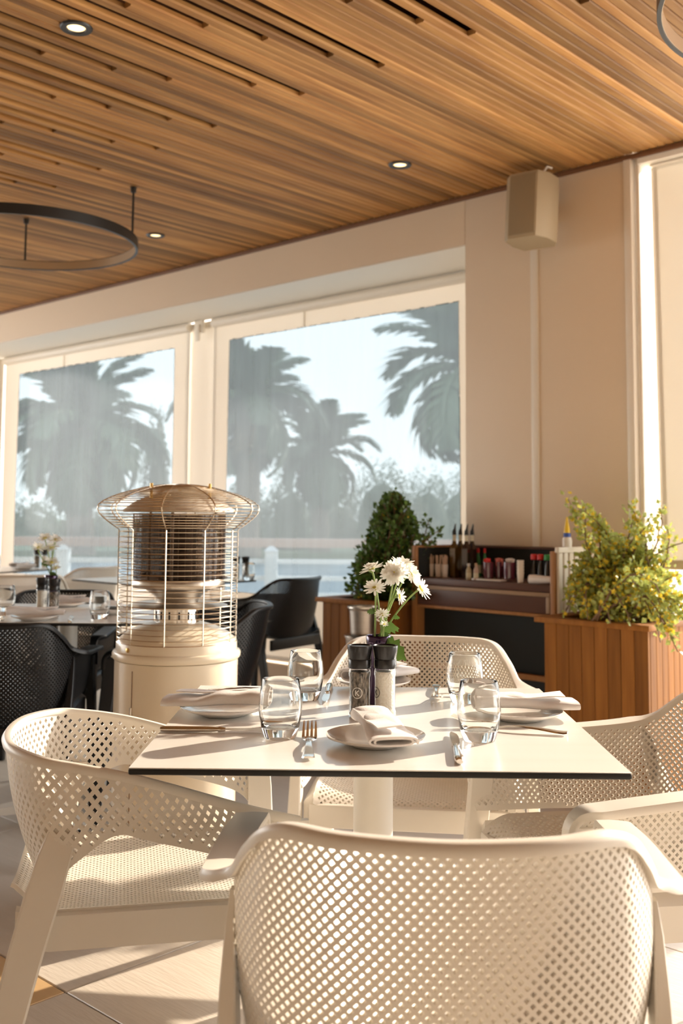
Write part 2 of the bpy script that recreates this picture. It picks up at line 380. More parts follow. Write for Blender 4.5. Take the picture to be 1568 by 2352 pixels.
# ================================================================== wall speaker
spk = thing('wall_speaker', 'beige box loudspeaker fixed high on the wall under the ceiling', 'speaker', R(-2.605, 4.10, 2.415), RA + math.radians(8))
W2, D1, HH = .110, .15, .322
poly = [(-W2, -.055), (-W2 + .03, -.085), (W2 - .05, -.085), (W2 - .012, -.03), (W2, .05), (W2 - .03, .10), (-W2 + .03, .10), (-W2, .03)]
secs = [[(x * .97, y * .97, -.01 * 0) for x, y in poly], [(x, y, .008) for x, y in poly], [(x, y, HH - .008) for x, y in poly], [(x * .97, y * .97, HH) for x, y in poly]]
bd = obj('cabinet', MB().loft(secs), mat('speaker_beige', (.42, .33, .21), .55), spk, 25); bd.rotation_euler = (math.radians(-6), 0, 0)
gr = obj('grille', MB().bbox(-W2 + .034, W2 - .054, -.091, -.084, .014, HH - .014, .003), mat('speaker_grille', (.36, .275, .165), .8, bump=(900, .5, (1, 1, 1))), spk); gr.rotation_euler = (math.radians(-6), 0, 0)
obj('wall_bracket', MB().bbox(-.03, .03, .08, .205, .13, .22, .006), M['trimw'], spk)
obj('cable', MB().tube([(.035, .06, HH - .01), (.04, .05, HH + .02), (.06, .06, HH + .05), (.075, .08, HH + .045)], .006, 8), M['trimw'], spk)

# ================================================================== ceiling downlights
M['bulb'] = mat('lamp_glow', (1, .85, .6), .3, emit=((1.0, .68, .32), 1.0))
for k, (u_, v_, lb) in enumerate([(-3.021, 1.888, 'round recessed downlight near the top left, largest of three'), (-3.082, 3.709, 'round recessed downlight in the ceiling left of the wall speaker'), (-4.985, 3.703, 'small recessed downlight beside the hanging black ring')]):
    d = thing('ceiling_downlight', lb, 'downlight', R(u_, v_, H), 0, 'recessed ceiling downlights')
    obj('trim_ring', MB().lathe([(.030, .002), (.034, -.006), (.052, -.007), (.056, -.002), (.056, .0)], 32), M['ringblk'], d)
    obj('lamp', MB().lathe([(.031, -.0005), (.02, -.003), (.0005, -.004)], 24), M['bulb'], d)
# ================================================================== black ring pendants
def ring(name, c, r, rods, label):
    t = thing(name, label, 'pendant', (c[0], c[1], 2.508), 0, 'black ring pendants')
    obj('outer_ring', MB().lathe([(r - .006, 0), (r + .006, 0), (r + .006, .052), (r - .006, .052), (r - .006, 0)], 96), M['ringblk'], t, 30)
    obj('inner_liner', MB().lathe([(r - .0065, .004), (r - .0085, .004), (r - .0085, .048), (r - .0065, .048)], 96), mat('ring_liner', (.62, .50, .36), .32, metal=.6), t, 30)
    for a in rods:
        x, y = r * math.cos(a), r * math.sin(a)
        rd = obj('hanging_rod', MB().tube([(x, y, .05), (x, y, H - 2.508 - .002)], .006, 8), M['ringblk'], t)
        obj('ceiling_cap', MB().lathe([(.0005, H - 2.508 - .03), (.014, H - 2.508 - .028), (.016, H - 2.508 - .001)], 16, (x, y, 0)), M['ringblk'], rd)
c1 = (-1.64, 5.245)
ring('ring_pendant', c1, .565, [math.atan2(5.191 - c1[1], -1.079 - c1[0]), math.atan2(5.80 - c1[1], -1.813 - c1[0]), math.radians(222)], 'large black hoop pendant hanging from the ceiling at left')
ring('ring_pendant', (1.41, 2.59), .565, [math.radians(60), math.radians(-10), math.radians(230)], 'black hoop pendant cut off at the top right corner')

# ================================================================== outdoors
M['deck'] = mat('sunlit_deck', (.66, .58, .49), .8)
o = obj('ground', MB().box(-26, 8, 4.80, 7.0, -.12, -.02), M['deck'], rot=RA, smooth=None); tag(o, kind='structure')
wt = mat('lake_water', (.30, .38, .43), .35, noise=(.6, .8, (1, 4, 1), (.22, .29, .33)), bump=(3, .3, (1, 3, 1)))
o = obj('lake', MB().box(-80, 60, 9.0, 46, -1.3, -.9), wt, smooth=None); tag(o, kind='structure')
o = obj('far_bank', MB().box(-140, 110, 46, 260, -1.3, -.55), mat('bank_grass', (.20, .24, .12), .9, noise=(.4, .8, (1, 1, 1), (.14, .17, .09))), smooth=None); tag(o, kind='structure')
M['rail_r'] = mat('pinkish_wood_rail', (.50, .31, .23), .6); M['rail_w'] = mat('white_rail', (.86, .85, .83), .5)
rl = thing('railing', 'white railing with a reddish wooden top rail outside the windows', 'railing', (0, 10.0, -.9))
zz = lambda z: z + .9
obj('top_rail', MB().bbox(-14, 3.2, -.05, .05, zz(.815), zz(.90), .01), M['rail_r'], rl)
for z_ in (.66, .50, .34): obj('rail', MB().bbox(-14, 3.2, -.02, .02, zz(z_), zz(z_ + .045), .006), M['rail_w'], rl)
for x_ in (-12.55, -10.57, -8.59, -6.61, -4.63, -2.65, -.66, 1.32, 3.1):
    p_ = obj('post', MB().bbox(x_ - .06, x_ + .06, -.09, .03, 0, zz(.78), .01), M['rail_w'], rl)
    obj('post_cap', MB().add([(x_ - .07, -.1, zz(.78)), (x_ + .07, -.1, zz(.78)), (x_ + .07, .04, zz(.78)), (x_ - .07, .04, zz(.78)), (x_, -.03, zz(.85))], [(0, 1, 4), (1, 2, 4), (2, 3, 4), (3, 0, 4), (3, 2, 1, 0)]), M['rail_w'], p_, None)

# palms
M['frond'] = mat('palm_frond', (.15, .19, .10), .5, trans=.25, rand=.25); M['frond_d'] = mat('dead_frond', (.38, .27, .15), .7, rand=.2)
M['trunk'] = mat('palm_trunk', (.27, .20, .14), .9, noise=(4, .6, (1, 1, 5), (.15, .11, .08)), bump=(4, .8, (2, 2, 8)))
def frond_mesh(L, droop, nl, wid, seed):
    rg = random.Random(seed); mb = MB(); pts = []
    x = z = 0.0; ang = math.radians(12)
    n = 14
    for i in range(n + 1):
        pts.append(Vector((x, 0, z))); ang -= droop / n * (1 + .8 * i / n)
        x += math.cos(ang) * L / n; z += math.sin(ang) * L / n
    mb.tube(pts, [.035 * (1 - .8 * i / n) + .006 for i in range(n + 1)], 5)
    for k in range(nl):
        f = .10 + .88 * k / nl; i = min(int(f * n), n - 1); p = pts[i].lerp(pts[i + 1], f * n - i); t = (pts[i + 1] - pts[i]).normalized()
        ll = wid * (math.sin(PI * min(1, f * .92 + .10)) ** .6) * rg.uniform(.85, 1.1)
        for sg in (-1, 1):
            d = (t * .75 + Vector((0, sg, 0)) * .72 + Vector((0, 0, rg.uniform(-.35, .12)))).normalized()
            w_ = t * .028
            tip = p + d * ll + Vector((0, 0, -.16 * ll)); mid = p + d * ll * .55 + Vector((0, 0, .02))
            mb.add([p - w_, p + w_, mid + w_ * 1.2, tip, mid - w_ * 1.2], [(0, 1, 2, 4), (4, 2, 3)])
    return mb.mesh('frond', smooth=None, fix=False)
FM = [frond_mesh(1.0, .9, 34, .30, 1), frond_mesh(1.0, 1.3, 30, .34, 2), frond_mesh(1.0, 1.7, 30, .30, 3)]
for m_ in FM: m_.materials.append(M['frond'])
def palm(px, py, rad, Y, label, tw, nf=64, hang=14, tilt=0):
    c = UY_(px, py, Y); rg = random.Random(int(px)); s = rad / 2385 * Y * 1.28
    t = thing('palm_tree', label, 'palm tree', (c.x, Y, -.6), 0, 'palms across the water')
    hz = c.z + .6
    obj('trunk', MB().tube([(rg.uniform(-.1, .1) * (i % 2), 0, hz * i / 8) for i in range(9)], [tw * 1.25, tw * 1.05, tw, tw, tw, tw, tw * 1.05, tw * 1.5, tw * 1.2], 12), M['trunk'], t)
    for k in range(nf + hang):
        dead = k >= nf
        el = math.radians(rg.uniform(-30, 84)) if not dead else math.radians(rg.uniform(-70, -38))
        me = FM[0 if el > .9 else (1 if el > .15 else 2)]
        f_ = obj('frond', me, None, t); f_.location = (0, 0, hz)
        f_.rotation_euler = (0, -el + .15, rg.uniform(0, 2 * PI)); q = s * rg.uniform(.82, 1.08) * (.8 if dead else 1); f_.scale = (q, q, q)
        if dead: f_.material_slots[0].link = 'OBJECT'; f_.material_slots[0].material = M['frond_d']
palm(190, 985, 190, 44, 'broad palm behind the left-hand vinyl blind, leftmost palm', .55, 44, 10)
palm(572, 925, 165, 42, 'tall palm just right of the white post between the blinds', .5, 44, 8)
palm(738, 1045, 120, 47, 'lower palm in the middle of the right-hand vinyl pane', .42, 44, 4)
palm(1085, 850, 215, 40, 'palm with drooping fronds half hidden by the tan wall', .5, 46, 10)
# foliage blobs
def leafcloud(rx, ry, rz, n, s, seed, lo=-.2):
    rg = random.Random(seed); mb = MB()
    for _ in range(n):
        th = rg.uniform(0, 2 * PI); cz = rg.uniform(lo, 1); r = rg.uniform(.72, 1.04); q = math.sqrt(max(0, 1 - cz * cz))
        bump = 1 + .16 * math.sin(3 * th + seed) + .12 * math.sin(7 * cz + 2 * th)
        p = Vector((rx * q * math.cos(th) * r * bump, ry * q * math.sin(th) * r * bump, rz * cz * r * bump))
        a = Vector((rg.uniform(-1, 1), rg.uniform(-1, 1), rg.uniform(-1, 1))).normalized() * s * rg.uniform(.6, 1.3)
        b = a.orthogonal().normalized() * s * .5
        mb.add([p - a, p - b, p + a, p + b], [(0, 1, 2, 3)])
    return mb
M['tree'] = mat('tree_foliage', (.16, .19, .11), .7, trans=.2); M['tree2'] = mat('dry_foliage', (.27, .25, .16), .75, trans=.2)
def tree(px, ptop, pbot, wpx, Y, label, m_, seed, n=3200):
    a = UY_(px, ptop, Y); b = UY_(px, pbot, Y); rx = wpx / 2 / 2385 * Y; hz = a.z - b.z
    t = thing('bushy_tree', label, 'tree', (a.x, Y, -.6), 0, 'bushes and trees along the far bank')
    zc = (b.z + .6) + hz * .42
    obj('trunk', MB().tube([(0, 0, 0), (.1, 0, zc * .6), (0, 0, zc)], [.3, .22, .12], 8), M['trunk'], t)
    obj('foliage', MB().lathe([(.001, zc - hz * .42), (rx * .45, zc - hz * .36), (rx * .62, zc), (rx * .45, zc + hz * .26), (.001, zc + hz * .38)], 14), m_, t)
    c_ = obj('foliage', leafcloud(rx, rx * .8, hz * .56, n, .048 * max(rx, 2), seed, -.75), m_, t, None, fix=False); c_.location = (0, 0, zc)
tr_l = [(70, 1150, 1290, 190, 62, 'low bush at the foot of the leftmost palm', 'tree'), (362, 955, 1290, 62, 50, 'narrow columnar tree right of the leftmost palm', 'tree2'), (235, 1170, 1300, 220, 54, 'rounded bush behind the leftmost palm trunk', 'tree2'),
        (410, 1150, 1300, 130, 60, 'grey-green bush behind the white post', 'tree'), (560, 1110, 1300, 150, 52, 'bush at the foot of the tall palm', 'tree'), (668, 1090, 1300, 150, 50, 'dense bush between the two palms in the right pane', 'tree'),
        (770, 1120, 1300, 170, 58, 'bush beneath the lower palm', 'tree2'), (880, 1062, 1290, 190, 55, 'rounded tree right of the lower palm', 'tree'), (985, 1085, 1300, 150, 60, 'tree in front of the drooping palm trunk', 'tree'), (1065, 1075, 1300, 150, 66, 'tree at the right-hand edge of the vinyl pane', 'tree'),
        (930, 1150, 1300, 150, 49, 'dry brownish shrub low on the far bank at right', 'tree2')]
for k, (px, a_, b_, w_, Y, lb, mm) in enumerate(tr_l): tree(px, a_, b_, w_, Y, lb, M[mm], k + 3)
# ================================================================== perforated moulded chairs
def catmull(P, n=24):
    P = np.array(P, float); Q = np.vstack([2 * P[0] - P[1], P, 2 * P[-1] - P[-2]]); out = []
    for i in range(len(P) - 1):
        p0, p1, p2, p3 = Q[i], Q[i + 1], Q[i + 2], Q[i + 3]
        for t in np.linspace(0, 1, n, endpoint=False):
            out.append(.5 * ((2 * p1) + (-p0 + p2) * t + (2 * p0 - 5 * p1 + 4 * p2 - p3) * t * t + (-p0 + 3 * p1 - 3 * p2 + p3) * t ** 3))
    out.append(P[-1]); return np.array(out)
def lattice(domain, surf, amin, amax, da, dz, hole, th):
    """domain(a)->(lo,hi); surf(a,h)->point.  Diamond cells, each with a diamond hole; cells cut by the edge stay solid."""
    V = {}; P = []; faces = []
    def vid(a, h):
        k = (round(a * 1e5), round(h * 1e5))
        if k not in V: V[k] = len(P); P.append(k)
        return V[k]
    na = int((amax - amin) / da) + 2
    lo_all = min(domain(a)[0] for a in np.linspace(amin, amax, 60)); hi_all = max(domain(a)[1] for a in np.linspace(amin, amax, 60))
    nz = int((hi_all - lo_all) / (dz / 2)) + 3
    mid = (amin + amax) / 2
    for j in range(-1, nz):
        h = lo_all + j * dz / 2
        for i in range(-na // 2 - 1, na // 2 + 2):
            a = mid + (i + .5 * (j % 2)) * da
            cs = [(a - da / 2, h), (a, h - dz / 2), (a + da / 2, h), (a, h + dz / 2)]
            cl = []; cut = False; ins = 0
            for (x, y) in cs:
                xx = min(max(x, amin), amax); lo, hi = domain(xx); yy = min(max(y, lo), hi)
                if abs(xx - x) > 1e-6 or abs(yy - y) > 1e-6: cut = True
                cl.append((xx, yy))
            ar = sum(cl[k][0] * cl[(k + 1) % 4][1] - cl[(k + 1) % 4][0] * cl[k][1] for k in range(4)) / 2
            if ar < da * dz * .004: continue
            o4 = [vid(*c) for c in cl]
            if cut:
                f = [o4[k] for k in range(4) if o4[k] != o4[k - 1]]
                if len(set(f)) == len(f) and len(f) >= 3: faces.append(f)
                continue
            i4 = [vid(a + (x - a) * hole, h + (y - h) * hole) for x, y in cs]
            for k in range(4): faces.append([o4[k], o4[(k + 1) % 4], i4[(k + 1) % 4], i4[k]])
    pts = np.array([surf(x / 1e5, y / 1e5) for x, y in P]); e = 2e-4
    du = np.array([surf(x / 1e5 + e, y / 1e5) for x, y in P]) - np.array([surf(x / 1e5 - e, y / 1e5) for x, y in P])
    dv = np.array([surf(x / 1e5, y / 1e5 + e) for x, y in P]) - np.array([surf(x / 1e5, y / 1e5 - e) for x, y in P])
    nn = np.cross(du, dv); nn /= np.maximum(np.linalg.norm(nn, axis=1, keepdims=True), 1e-9)
    n = len(P); vs = np.vstack([pts + nn * th / 2, pts - nn * th / 2]); fs = [tuple(f) for f in faces] + [tuple(i + n for i in f[::-1]) for f in faces]
    ed = {}
    for f in faces:
        for k in range(len(f)):
            a, b = f[k], f[(k + 1) % len(f)]; ed[(a, b)] = ed.get((a, b), 0) + 1
    for (a, b) in ed:
        if (b, a) not in ed: fs.append((b, a, a + n, b + n))
    mb = MB(); mb.v = [tuple(v) for v in vs]; mb.f = fs; return mb

class Band:
    def __init__(s, top, bot):
        mir = lambda L: L + [(-x, y, z) for x, y, z in L[-2::-1]]
        s.T = catmull(mir(top)); s.B = catmull(mir(bot))
        mid = (s.T + s.B) / 2; d = np.r_[0, np.cumsum(np.linalg.norm(np.diff(mid[:, :2], axis=0), axis=1))]
        s.a = d - d[-1] / 2; s.L = d[-1] / 2
    def at(s, C, a): return np.array([np.interp(a, s.a, C[:, k]) for k in range(3)])
    def dom(s, a): return float(np.interp(a, s.a, s.B[:, 2])), float(np.interp(a, s.a, s.T[:, 2]))
    def surf(s, a, h):
        t = s.at(s.T, a); b = s.at(s.B, a); f = (h - b[2]) / (t[2] - b[2])
        p = b + (t - b) * f; w = .010 * math.sin(PI * min(max(f, 0), 1))
        q = math.hypot(p[0], p[1]) or 1; return np.array([p[0] + w * p[0] / q, p[1] + w * p[1] / q, h])

def rim_loft(band, wfun, th, drop=.004):
    mb = MB(); secs = []; C = band.T; n = len(C)
    for i in range(n):
        t3 = C[min(i + 1, n - 1)] - C[max(i - 1, 0)]; t3 = t3 / np.linalg.norm(t3); t = np.array([t3[0], t3[1], 0]); out = np.array([t[1], -t[0], 0])
        if np.linalg.norm(t) < .6: out = np.array([math.copysign(1, C[i][0]), 0, 0])
        out = out / np.linalg.norm(out)
        if out @ np.array([C[i][0], C[i][1] + .05 if abs(C[i][1]) < .5 and C[i][1] < 0 else 0, 0]) < 0: out = -out
        upn = np.cross(t3, out)
        w = wfun(C[i]); p = C[i]; e0 = -.006; k = th / 2
        prof = [(e0, -k), (e0 - .002, 0), (e0, k), (w * .4, k + .001), (w - .004, k - .0005), (w, 0 - drop * .4), (w - .002, -k - drop), (w - .008, -k - drop * .4), (w * .4, -k)]
        secs.append([tuple(p + out * e + upn * z) for e, z in prof])
    return mb.loft(secs)
def leg_loft(secs):
    mb = MB(); S = []
    for (x, y, z, sx, sy) in secs:
        c = min(sx, sy) * .22
        S.append([(x - sx + c, y - sy, z), (x + sx - c, y - sy, z), (x + sx, y - sy + c, z), (x + sx, y + sy - c, z), (x + sx - c, y + sy, z), (x - sx + c, y + sy, z), (x - sx, y + sy - c, z), (x - sx, y - sy + c, z)])
    return mb.loft(S)

NTOP = [(.277, .284, .560), (.277, .280, .600), (.276, .258, .626), (.276, .215, .632), (.276, .10, .642), (.269, -.085, .655), (.258, -.150, .674), (.232, -.212, .724), (.193, -.272, .764), (.115, -.322, .769), (0, -.338, .768)]
NBOT = [(.266, .272, .478), (.266, .268, .478), (.264, .248, .478), (.263, .21, .478), (.260, .10, .478), (.252, -.065, .474), (.245, -.125, .466), (.230, -.170, .455), (.196, -.208, .44), (.11, -.238, .43), (0, -.248, .425)]
def smooth01(x): x = min(max(x, 0), 1); return x * x * (3 - 2 * x)
def make_net():
    t = thing('net_armchair', 'x', 'chair'); m = M['plastic_w']
    b = Band(NTOP, NBOT)
    obj('backrest', lattice(b.dom, b.surf, -b.L, b.L, .0142, .0150, .54, .0085), m, t, None, fix=False)
    obj('top_rim', rim_loft(b, lambda p: .016 + .036 * smooth01((p[1] + .165) / .06) * (1 - .75 * smooth01((p[1] - .235) / .045)), .011), m, t, 50)
    def sz(x, y):
        return .449 + .022 * (abs(x) / .235) ** 4 - .010 * (1 - (x / .235) ** 2) - 5 * max(0, y - .20) ** 2 * 1.6 - .012 * smooth01((-y - .1) / .12)
    sm = lattice(lambda a: (-.245, .265), lambda a, h: np.array([a, h, sz(a, h)]), -.240, .240, .0142, .0150, .54, .0085)
    obj('seat', sm, m, t, None, fix=False)
    for sg in (-1, 1):
        obj('seat_rail', MB().loft([[(sg * .246, y, .388 + dz), (sg * .262, y, .388 + dz), (sg * .262, y, .450 + dz), (sg * .238, y, .470 + dz)] for y, dz in ((-.235, -.004), (-.10, 0), (.10, .002), (.262, -.006))]), m, t)
    obj('front_rail', MB().bbox(-.25, .25, .250, .270, .385, .440, .006), m, t)
    obj('rear_rail', MB().bbox(-.225, .225, -.262, -.242, .375, .435, .006), m, t)
    for sg in (-1, 1):
        obj('leg', leg_loft([(sg * .296, .296, 0, .014, .017), (sg * .290, .286, .20, .015, .020), (sg * .281, .270, .43, .015, .024), (sg * .279, .258, .54, .012, .026), (sg * .280, .255, .60, .013, .030)]), m, t, 30)
        obj('leg', leg_loft([(sg * .288, -.315, 0, .014, .017), (sg * .276, -.262, .20, .015, .020), (sg * .262, -.205, .42, .015, .024), (sg * .268, -.160, .54, .010, .022), (sg * .270, -.140, .61, .006, .015), (sg * .270, -.130, .645, .003, .008)]), m, t, 30)
    return t
BTOP = [(.262, .250, .600), (.262, .15, .626), (.258, .0, .672), (.253, -.07, .690), (.244, -.135, .702), (.222, -.192, .710), (.13, -.250, .714), (0, -.268, .714)]
BBOT = [(.262, .245, .455), (.260, .19, .520), (.254, .0, .575), (.248, -.065, .586), (.240, -.125, .545), (.222, -.165, .51), (.125, -.200, .50), (0, -.215, .495)]
def make_round():
    t = thing('round_armchair', 'x', 'chair'); m = M['plastic_w']
    b = Band(BTOP, BBOT)
    obj('backrest', lattice(b.dom, b.surf, -b.L, b.L, .0180, .0220, .50, .0065), m, t, None, fix=False)
    obj('top_rim', rim_loft(b, lambda p: .010, .010), m, t, 50)
    def sz(x, y):
        e = .440 + .014 * (abs(x) / .21) ** 3 - 7 * max(0, y - .19) ** 2 + .05 * smooth01((-y - .15) / .09) ** 2
        return e
    obj('seat', lattice(lambda a: (-.235, .25), lambda a, h: np.array([a, h, sz(a, h)]), -.212, .212, .0125, .0130, .52, .0065), m, t, None, fix=False)
    for sg in (-1, 1):
        obj('seat_rail', MB().loft([[(sg * .205, y, .398 + dz), (sg * .226, y, .395 + dz), (sg * .226, y, .452 + dz), (sg * .207, y, .455 + dz)] for y, dz in ((-.225, 0.012), (-.17, 0), (.10, .0), (.25, -.004))]), m, t)
    obj('front_rail', MB().bbox(-.215, .215, .236, .252, .390, .432, .006), m, t)
    for sg in (-1, 1):
        obj('leg', leg_loft([(sg * .262, .262, 0, .016, .019), (sg * .255, .256, .22, .017, .022), (sg * .248, .250, .42, .018, .026), (sg * .258, .246, .53, .010, .026), (sg * .262, .243, .60, .008, .022)]), m, t, 30)
        obj('leg', leg_loft([(sg * .240, -.298, 0, .017, .022), (sg * .232, -.252, .20, .018, .027), (sg * .229, -.205, .40, .018, .030), (sg * .236, -.178, .50, .016, .031), (sg * .238, -.162, .56, .012, .028), (sg * .236, -.150, .60, .006, .022)]), m, t, 30)
    return t
net = make_net(); rnd = make_round()
def setch(o, x, y, deg, label, group):
    o.location = (x, y, 0); o.rotation_euler = (0, 0, math.radians(deg)); tag(o, label, 'chair', group)
GW, GB = 'white moulded chairs', 'black moulded chairs'
setch(net, .140, 1.512, -3, 'white net-back armchair nearest the camera, seen from behind', GW)
setch(rnd, -.365, 2.064, -78.3, 'white round-backed armchair with solid legs, at left of the set table', GW)
setch(copy_tree(net), .621, 2.150, 99.9, 'white net-back armchair at right of the set table, cut off by the photo edge', GW)
setch(copy_tree(net), .2095, 2.78, 172.7, 'white net-back armchair facing the camera on the far side of the set table', GW)
BL = M['plastic_b']
setch(copy_tree(net, None, BL), -1.185, 3.67, 6, 'black net-back armchair seen from behind at the left edge, before the second table', GB)
setch(copy_tree(net, None, BL), -1.27, 4.53, 178, 'black net-back armchair facing the camera behind the second table', GB)
setch(copy_tree(net, None, BL), -.62, 4.17, 97, 'black net-back armchair just right of the patio heater, back to the right', GB)
setch(copy_tree(net, None, BL), -.46, 6.14, 55, 'black armchair standing alone by the windows, left of the small planter', GB)
setch(copy_tree(net), -1.86, 7.12, 62, 'white armchair with sunlit back between the two far tables', GW)
setch(copy_tree(net), -1.93, 6.28, 22, 'white armchair seen from behind at the far left table', GW)

# ================================================================== tables
def table(x, y, rz, label, w=.754, br=.25):
    t = thing('square_table', label, 'table', (x, y, 0), rz, 'square cafe tables')
    h = w / 2
    obj('tabletop', MB().bbox(-h + .0005, h - .0005, -h + .0005, h - .0005, .7485, .750, .0006, 1), M['lam'], t)
    obj('tabletop_core', MB().bbox(-h, h, -h, h, .739, .7487, .003, 2), M['black'], t)
    obj('mounting_plate', MB().bbox(-.18, .18, -.18, .18, .729, .739, .003), M['powder'], t)
    obj('column', MB().lathe([(.0365, .05), (.0365, .729)], 32), M['powder'], t)
    obj('base_hub', MB().lathe([(.001, .075), (.05, .073), (.062, .06), (.062, .03), (.001, .03)], 24), M['powder'], t)
    for k in range(4):
        a = br + k * PI / 2; ca, sa = math.cos(a), math.sin(a)
        f = MB(); S = []
        for r, z0, z1, w_ in ((.03, .028, .072, .034), (.17, .028, .060, .032), (.31, .028, .042, .030), (.322, .030, .038, .024)):
            S.append([(r * ca - sg * w_ * sa, r * sa + sg * w_ * ca, z) for sg, z in ((-1, z0), (1, z0), (1, z1), (-1, z1))])
        ft = obj('foot', f.loft(S), M['powder'], t)
        obj('levelling_pad', MB().lathe([(.001, 0), (.02, 0), (.02, .012), (.007, .014), (.007, .03)], 16, (.29 * ca, .29 * sa, 0)), M['blackp'], ft)
    return t
TX, TY, TR = .064, 1.964, math.radians(-.45)
table(TX, TY, TR, 'white square table with black edge laid for four, in the foreground')
table(-1.04, 4.01, math.radians(1.0), 'white square table with black edge at left behind the heater, laid with vase and glasses', br=.45)
table(-1.02, 6.05, RA, 'white square table by the windows, right of the heater, in the background')
table(-2.45, 6.95, RA + .3, 'white square table at the far left by the windows')

# ================================================================== gas patio heater
hx, hy = -.481, 3.103
K = 769.0
hz = lambda y: HC - (y - 1180) / K
ht = thing('patio_heater', 'cream gas patio heater with wire cage and steel dome behind the left chair', 'patio heater', (hx, hy, 0))
obj('base', MB().lathe([(.001, 0), (.212, 0), (.215, .006), (.215, .05), (.208, .058), (.182, .060)], 64), M['cream'], ht)
RB = .180
obj('cylinder_body', MB().lathe([(RB, .056), (RB, hz(1506)), (RB - .004, hz(1505)), (.02, hz(1505))], 72), M['cream'], ht)
obj('collar', MB().lathe([(RB - .01, hz(1504)), (RB + .003, hz(1504)), (RB + .007, hz(1500)), (RB + .008, hz(1492)), (RB + .005, hz(1487)), (RB - .003, hz(1485)), (RB - .003, hz(1467)), (RB - .008, hz(1461)), (.150, hz(1447)), (.115, hz(1434)), (.080, hz(1426)), (.064, hz(1424))], 72), M['cream'], ht)
dz0, dz1 = .10, hz(1520)
ang = math.radians(236)
seam = MB()
for a in (ang, ang + math.radians(124)):
    seam.tube([((RB + .0003) * math.cos(a), (RB + .0003) * math.sin(a), dz0), ((RB + .0003) * math.cos(a), (RB + .0003) * math.sin(a), dz1)], .0012, 6)
dr = obj('gas_door', seam, M['wood_dark'], ht)
for z_ in (hz(1620), hz(1930)):
    obj('hinge', MB().tube([((RB + .003) * math.cos(ang), (RB + .003) * math.sin(ang), z_ - .03), ((RB + .003) * math.cos(ang), (RB + .003) * math.sin(ang), z_ + .03)], .004, 8), M['steel_b'], dr)
a_ = math.radians(228)
obj('screw', MB().lathe([(.0005, .004), (.006, .003), (.007, 0)], 12, (0, 0, 0)), M['brass'], ht, loc=((RB - .003) * math.cos(a_), (RB - .003) * math.sin(a_), hz(1477)), rot=(0, PI / 2, a_))
# burner
bn = obj('burner_neck', MB().lathe([(.064, hz(1426)), (.064, hz(1392)), (.05, hz(1390))], 40), M['steel'], ht)
for k in range(14):
    a = 2 * PI * k / 14; obj('vent_slot', MB().bbox(-.0025, .0025, -.001, .001, -.011, .011, .0005, 1), M['black'], bn, loc=(.0645 * math.cos(a), .0645 * math.sin(a), hz(1408)), rot=a + PI / 2)
obj('reflector_disc', MB().lathe([(.02, hz(1385)), (.145, hz(1389)), (.147, hz(1387)), (.13, hz(1382)), (.06, hz(1379))], 56), M['steel_b'], ht)
obj('burner_funnel', MB().lathe([(.058, hz(1384)), (.062, hz(1374)), (.072, hz(1364)), (.090, hz(1354)), (.098, hz(1350))], 48), M['steel_b'], ht)
obj('emitter_band', MB().lathe([(.098, hz(1349)), (.134, hz(1346)), (.137, hz(1342)), (.137, hz(1330)), (.133, hz(1326))], 56), M['steel_b'], ht)
M['mesh'] = thin_glass('emitter_mesh', (.36, .31, .28), refl=.6)
em = obj('emitter_screen', MB().lathe([(.134, hz(1328)), (.135, hz(1180))], 64), M['mesh'], ht)
gm = MB()
for k in range(44):
    a = 2 * PI * k / 44; gm.tube([(.136 * math.cos(a), .136 * math.sin(a), hz(1328)), (.136 * math.cos(a), .136 * math.sin(a), hz(1180))], .0007, 4)
for k in range(22):
    gm.torus(.136, .0007, 44, 4, (0, 0, hz(1328) + (hz(1180) - hz(1328)) * k / 21))
tag(obj('screen_wires', gm, mat('scorched_steel', (.20, .14, .11), .4, metal=.9), em, fix=False), kind='stuff')
obj('flame_tube', MB().lathe([(.05, hz(1346)), (.052, hz(1190))], 24), mat('burnt_tube', (.10, .07, .055), .45, metal=.8), ht)
for k in range(3):
    a = 2 * PI * k / 3 + .5; obj('inner_support', MB().tube([(.115 * math.cos(a), .115 * math.sin(a), hz(1340)), (.115 * math.cos(a), .115 * math.sin(a), hz(1172))], .005, 8), M['steel_b'], ht)
obj('dome', MB().lathe([(.162, hz(1177)), (.168, hz(1175)), (.165, hz(1171)), (.135, hz(1154)), (.095, hz(1140)), (.05, hz(1131)), (.001, hz(1128))], 64), mat('satin_dome', (.74, .68, .60), .5, metal=.75), ht)
for a in (math.radians(230), math.radians(330), math.radians(100)):
    obj('dome_stud', MB().tube([(.11 * math.cos(a), .11 * math.sin(a), hz(1145)), (.11 * math.cos(a), .11 * math.sin(a), hz(1112))], .0045, 8), M['brass'], ht)
# cage
CR = .1745
obj('cage', MB().torus(CR, .0022, 72, 6, (0, 0, hz(1466))), M['wire'], ht)
def cage_ring(r, z, th=.0013): obj('cage_ring', MB().torus(r, th, 64, 5, (0, 0, z)), M['wire'], ht)
z0, z1 = hz(1462), hz(1216)
NR = 21
for k in range(NR): cage_ring(CR, z0 + (z1 - z0) * (k + .6) / NR)
fl = [(CR, hz(1216)), (.198, hz(1203)), (.218, hz(1191)), (.232, hz(1180)), (.238, hz(1170)), (.235, hz(1160)), (.220, hz(1151)), (.196, hz(1142)), (.168, hz(1134)), (.135, hz(1127)), (.098, hz(1120)), (.055, hz(1115))]
pr = np.array(fl); seg = np.r_[0, np.cumsum(np.linalg.norm(np.diff(pr, axis=0), axis=1))]
for k in range(1, 25):
    s_ = seg[-1] * k / 24.5; cage_ring(float(np.interp(s_, seg, pr[:, 0])), float(np.interp(s_, seg, pr[:, 1])))
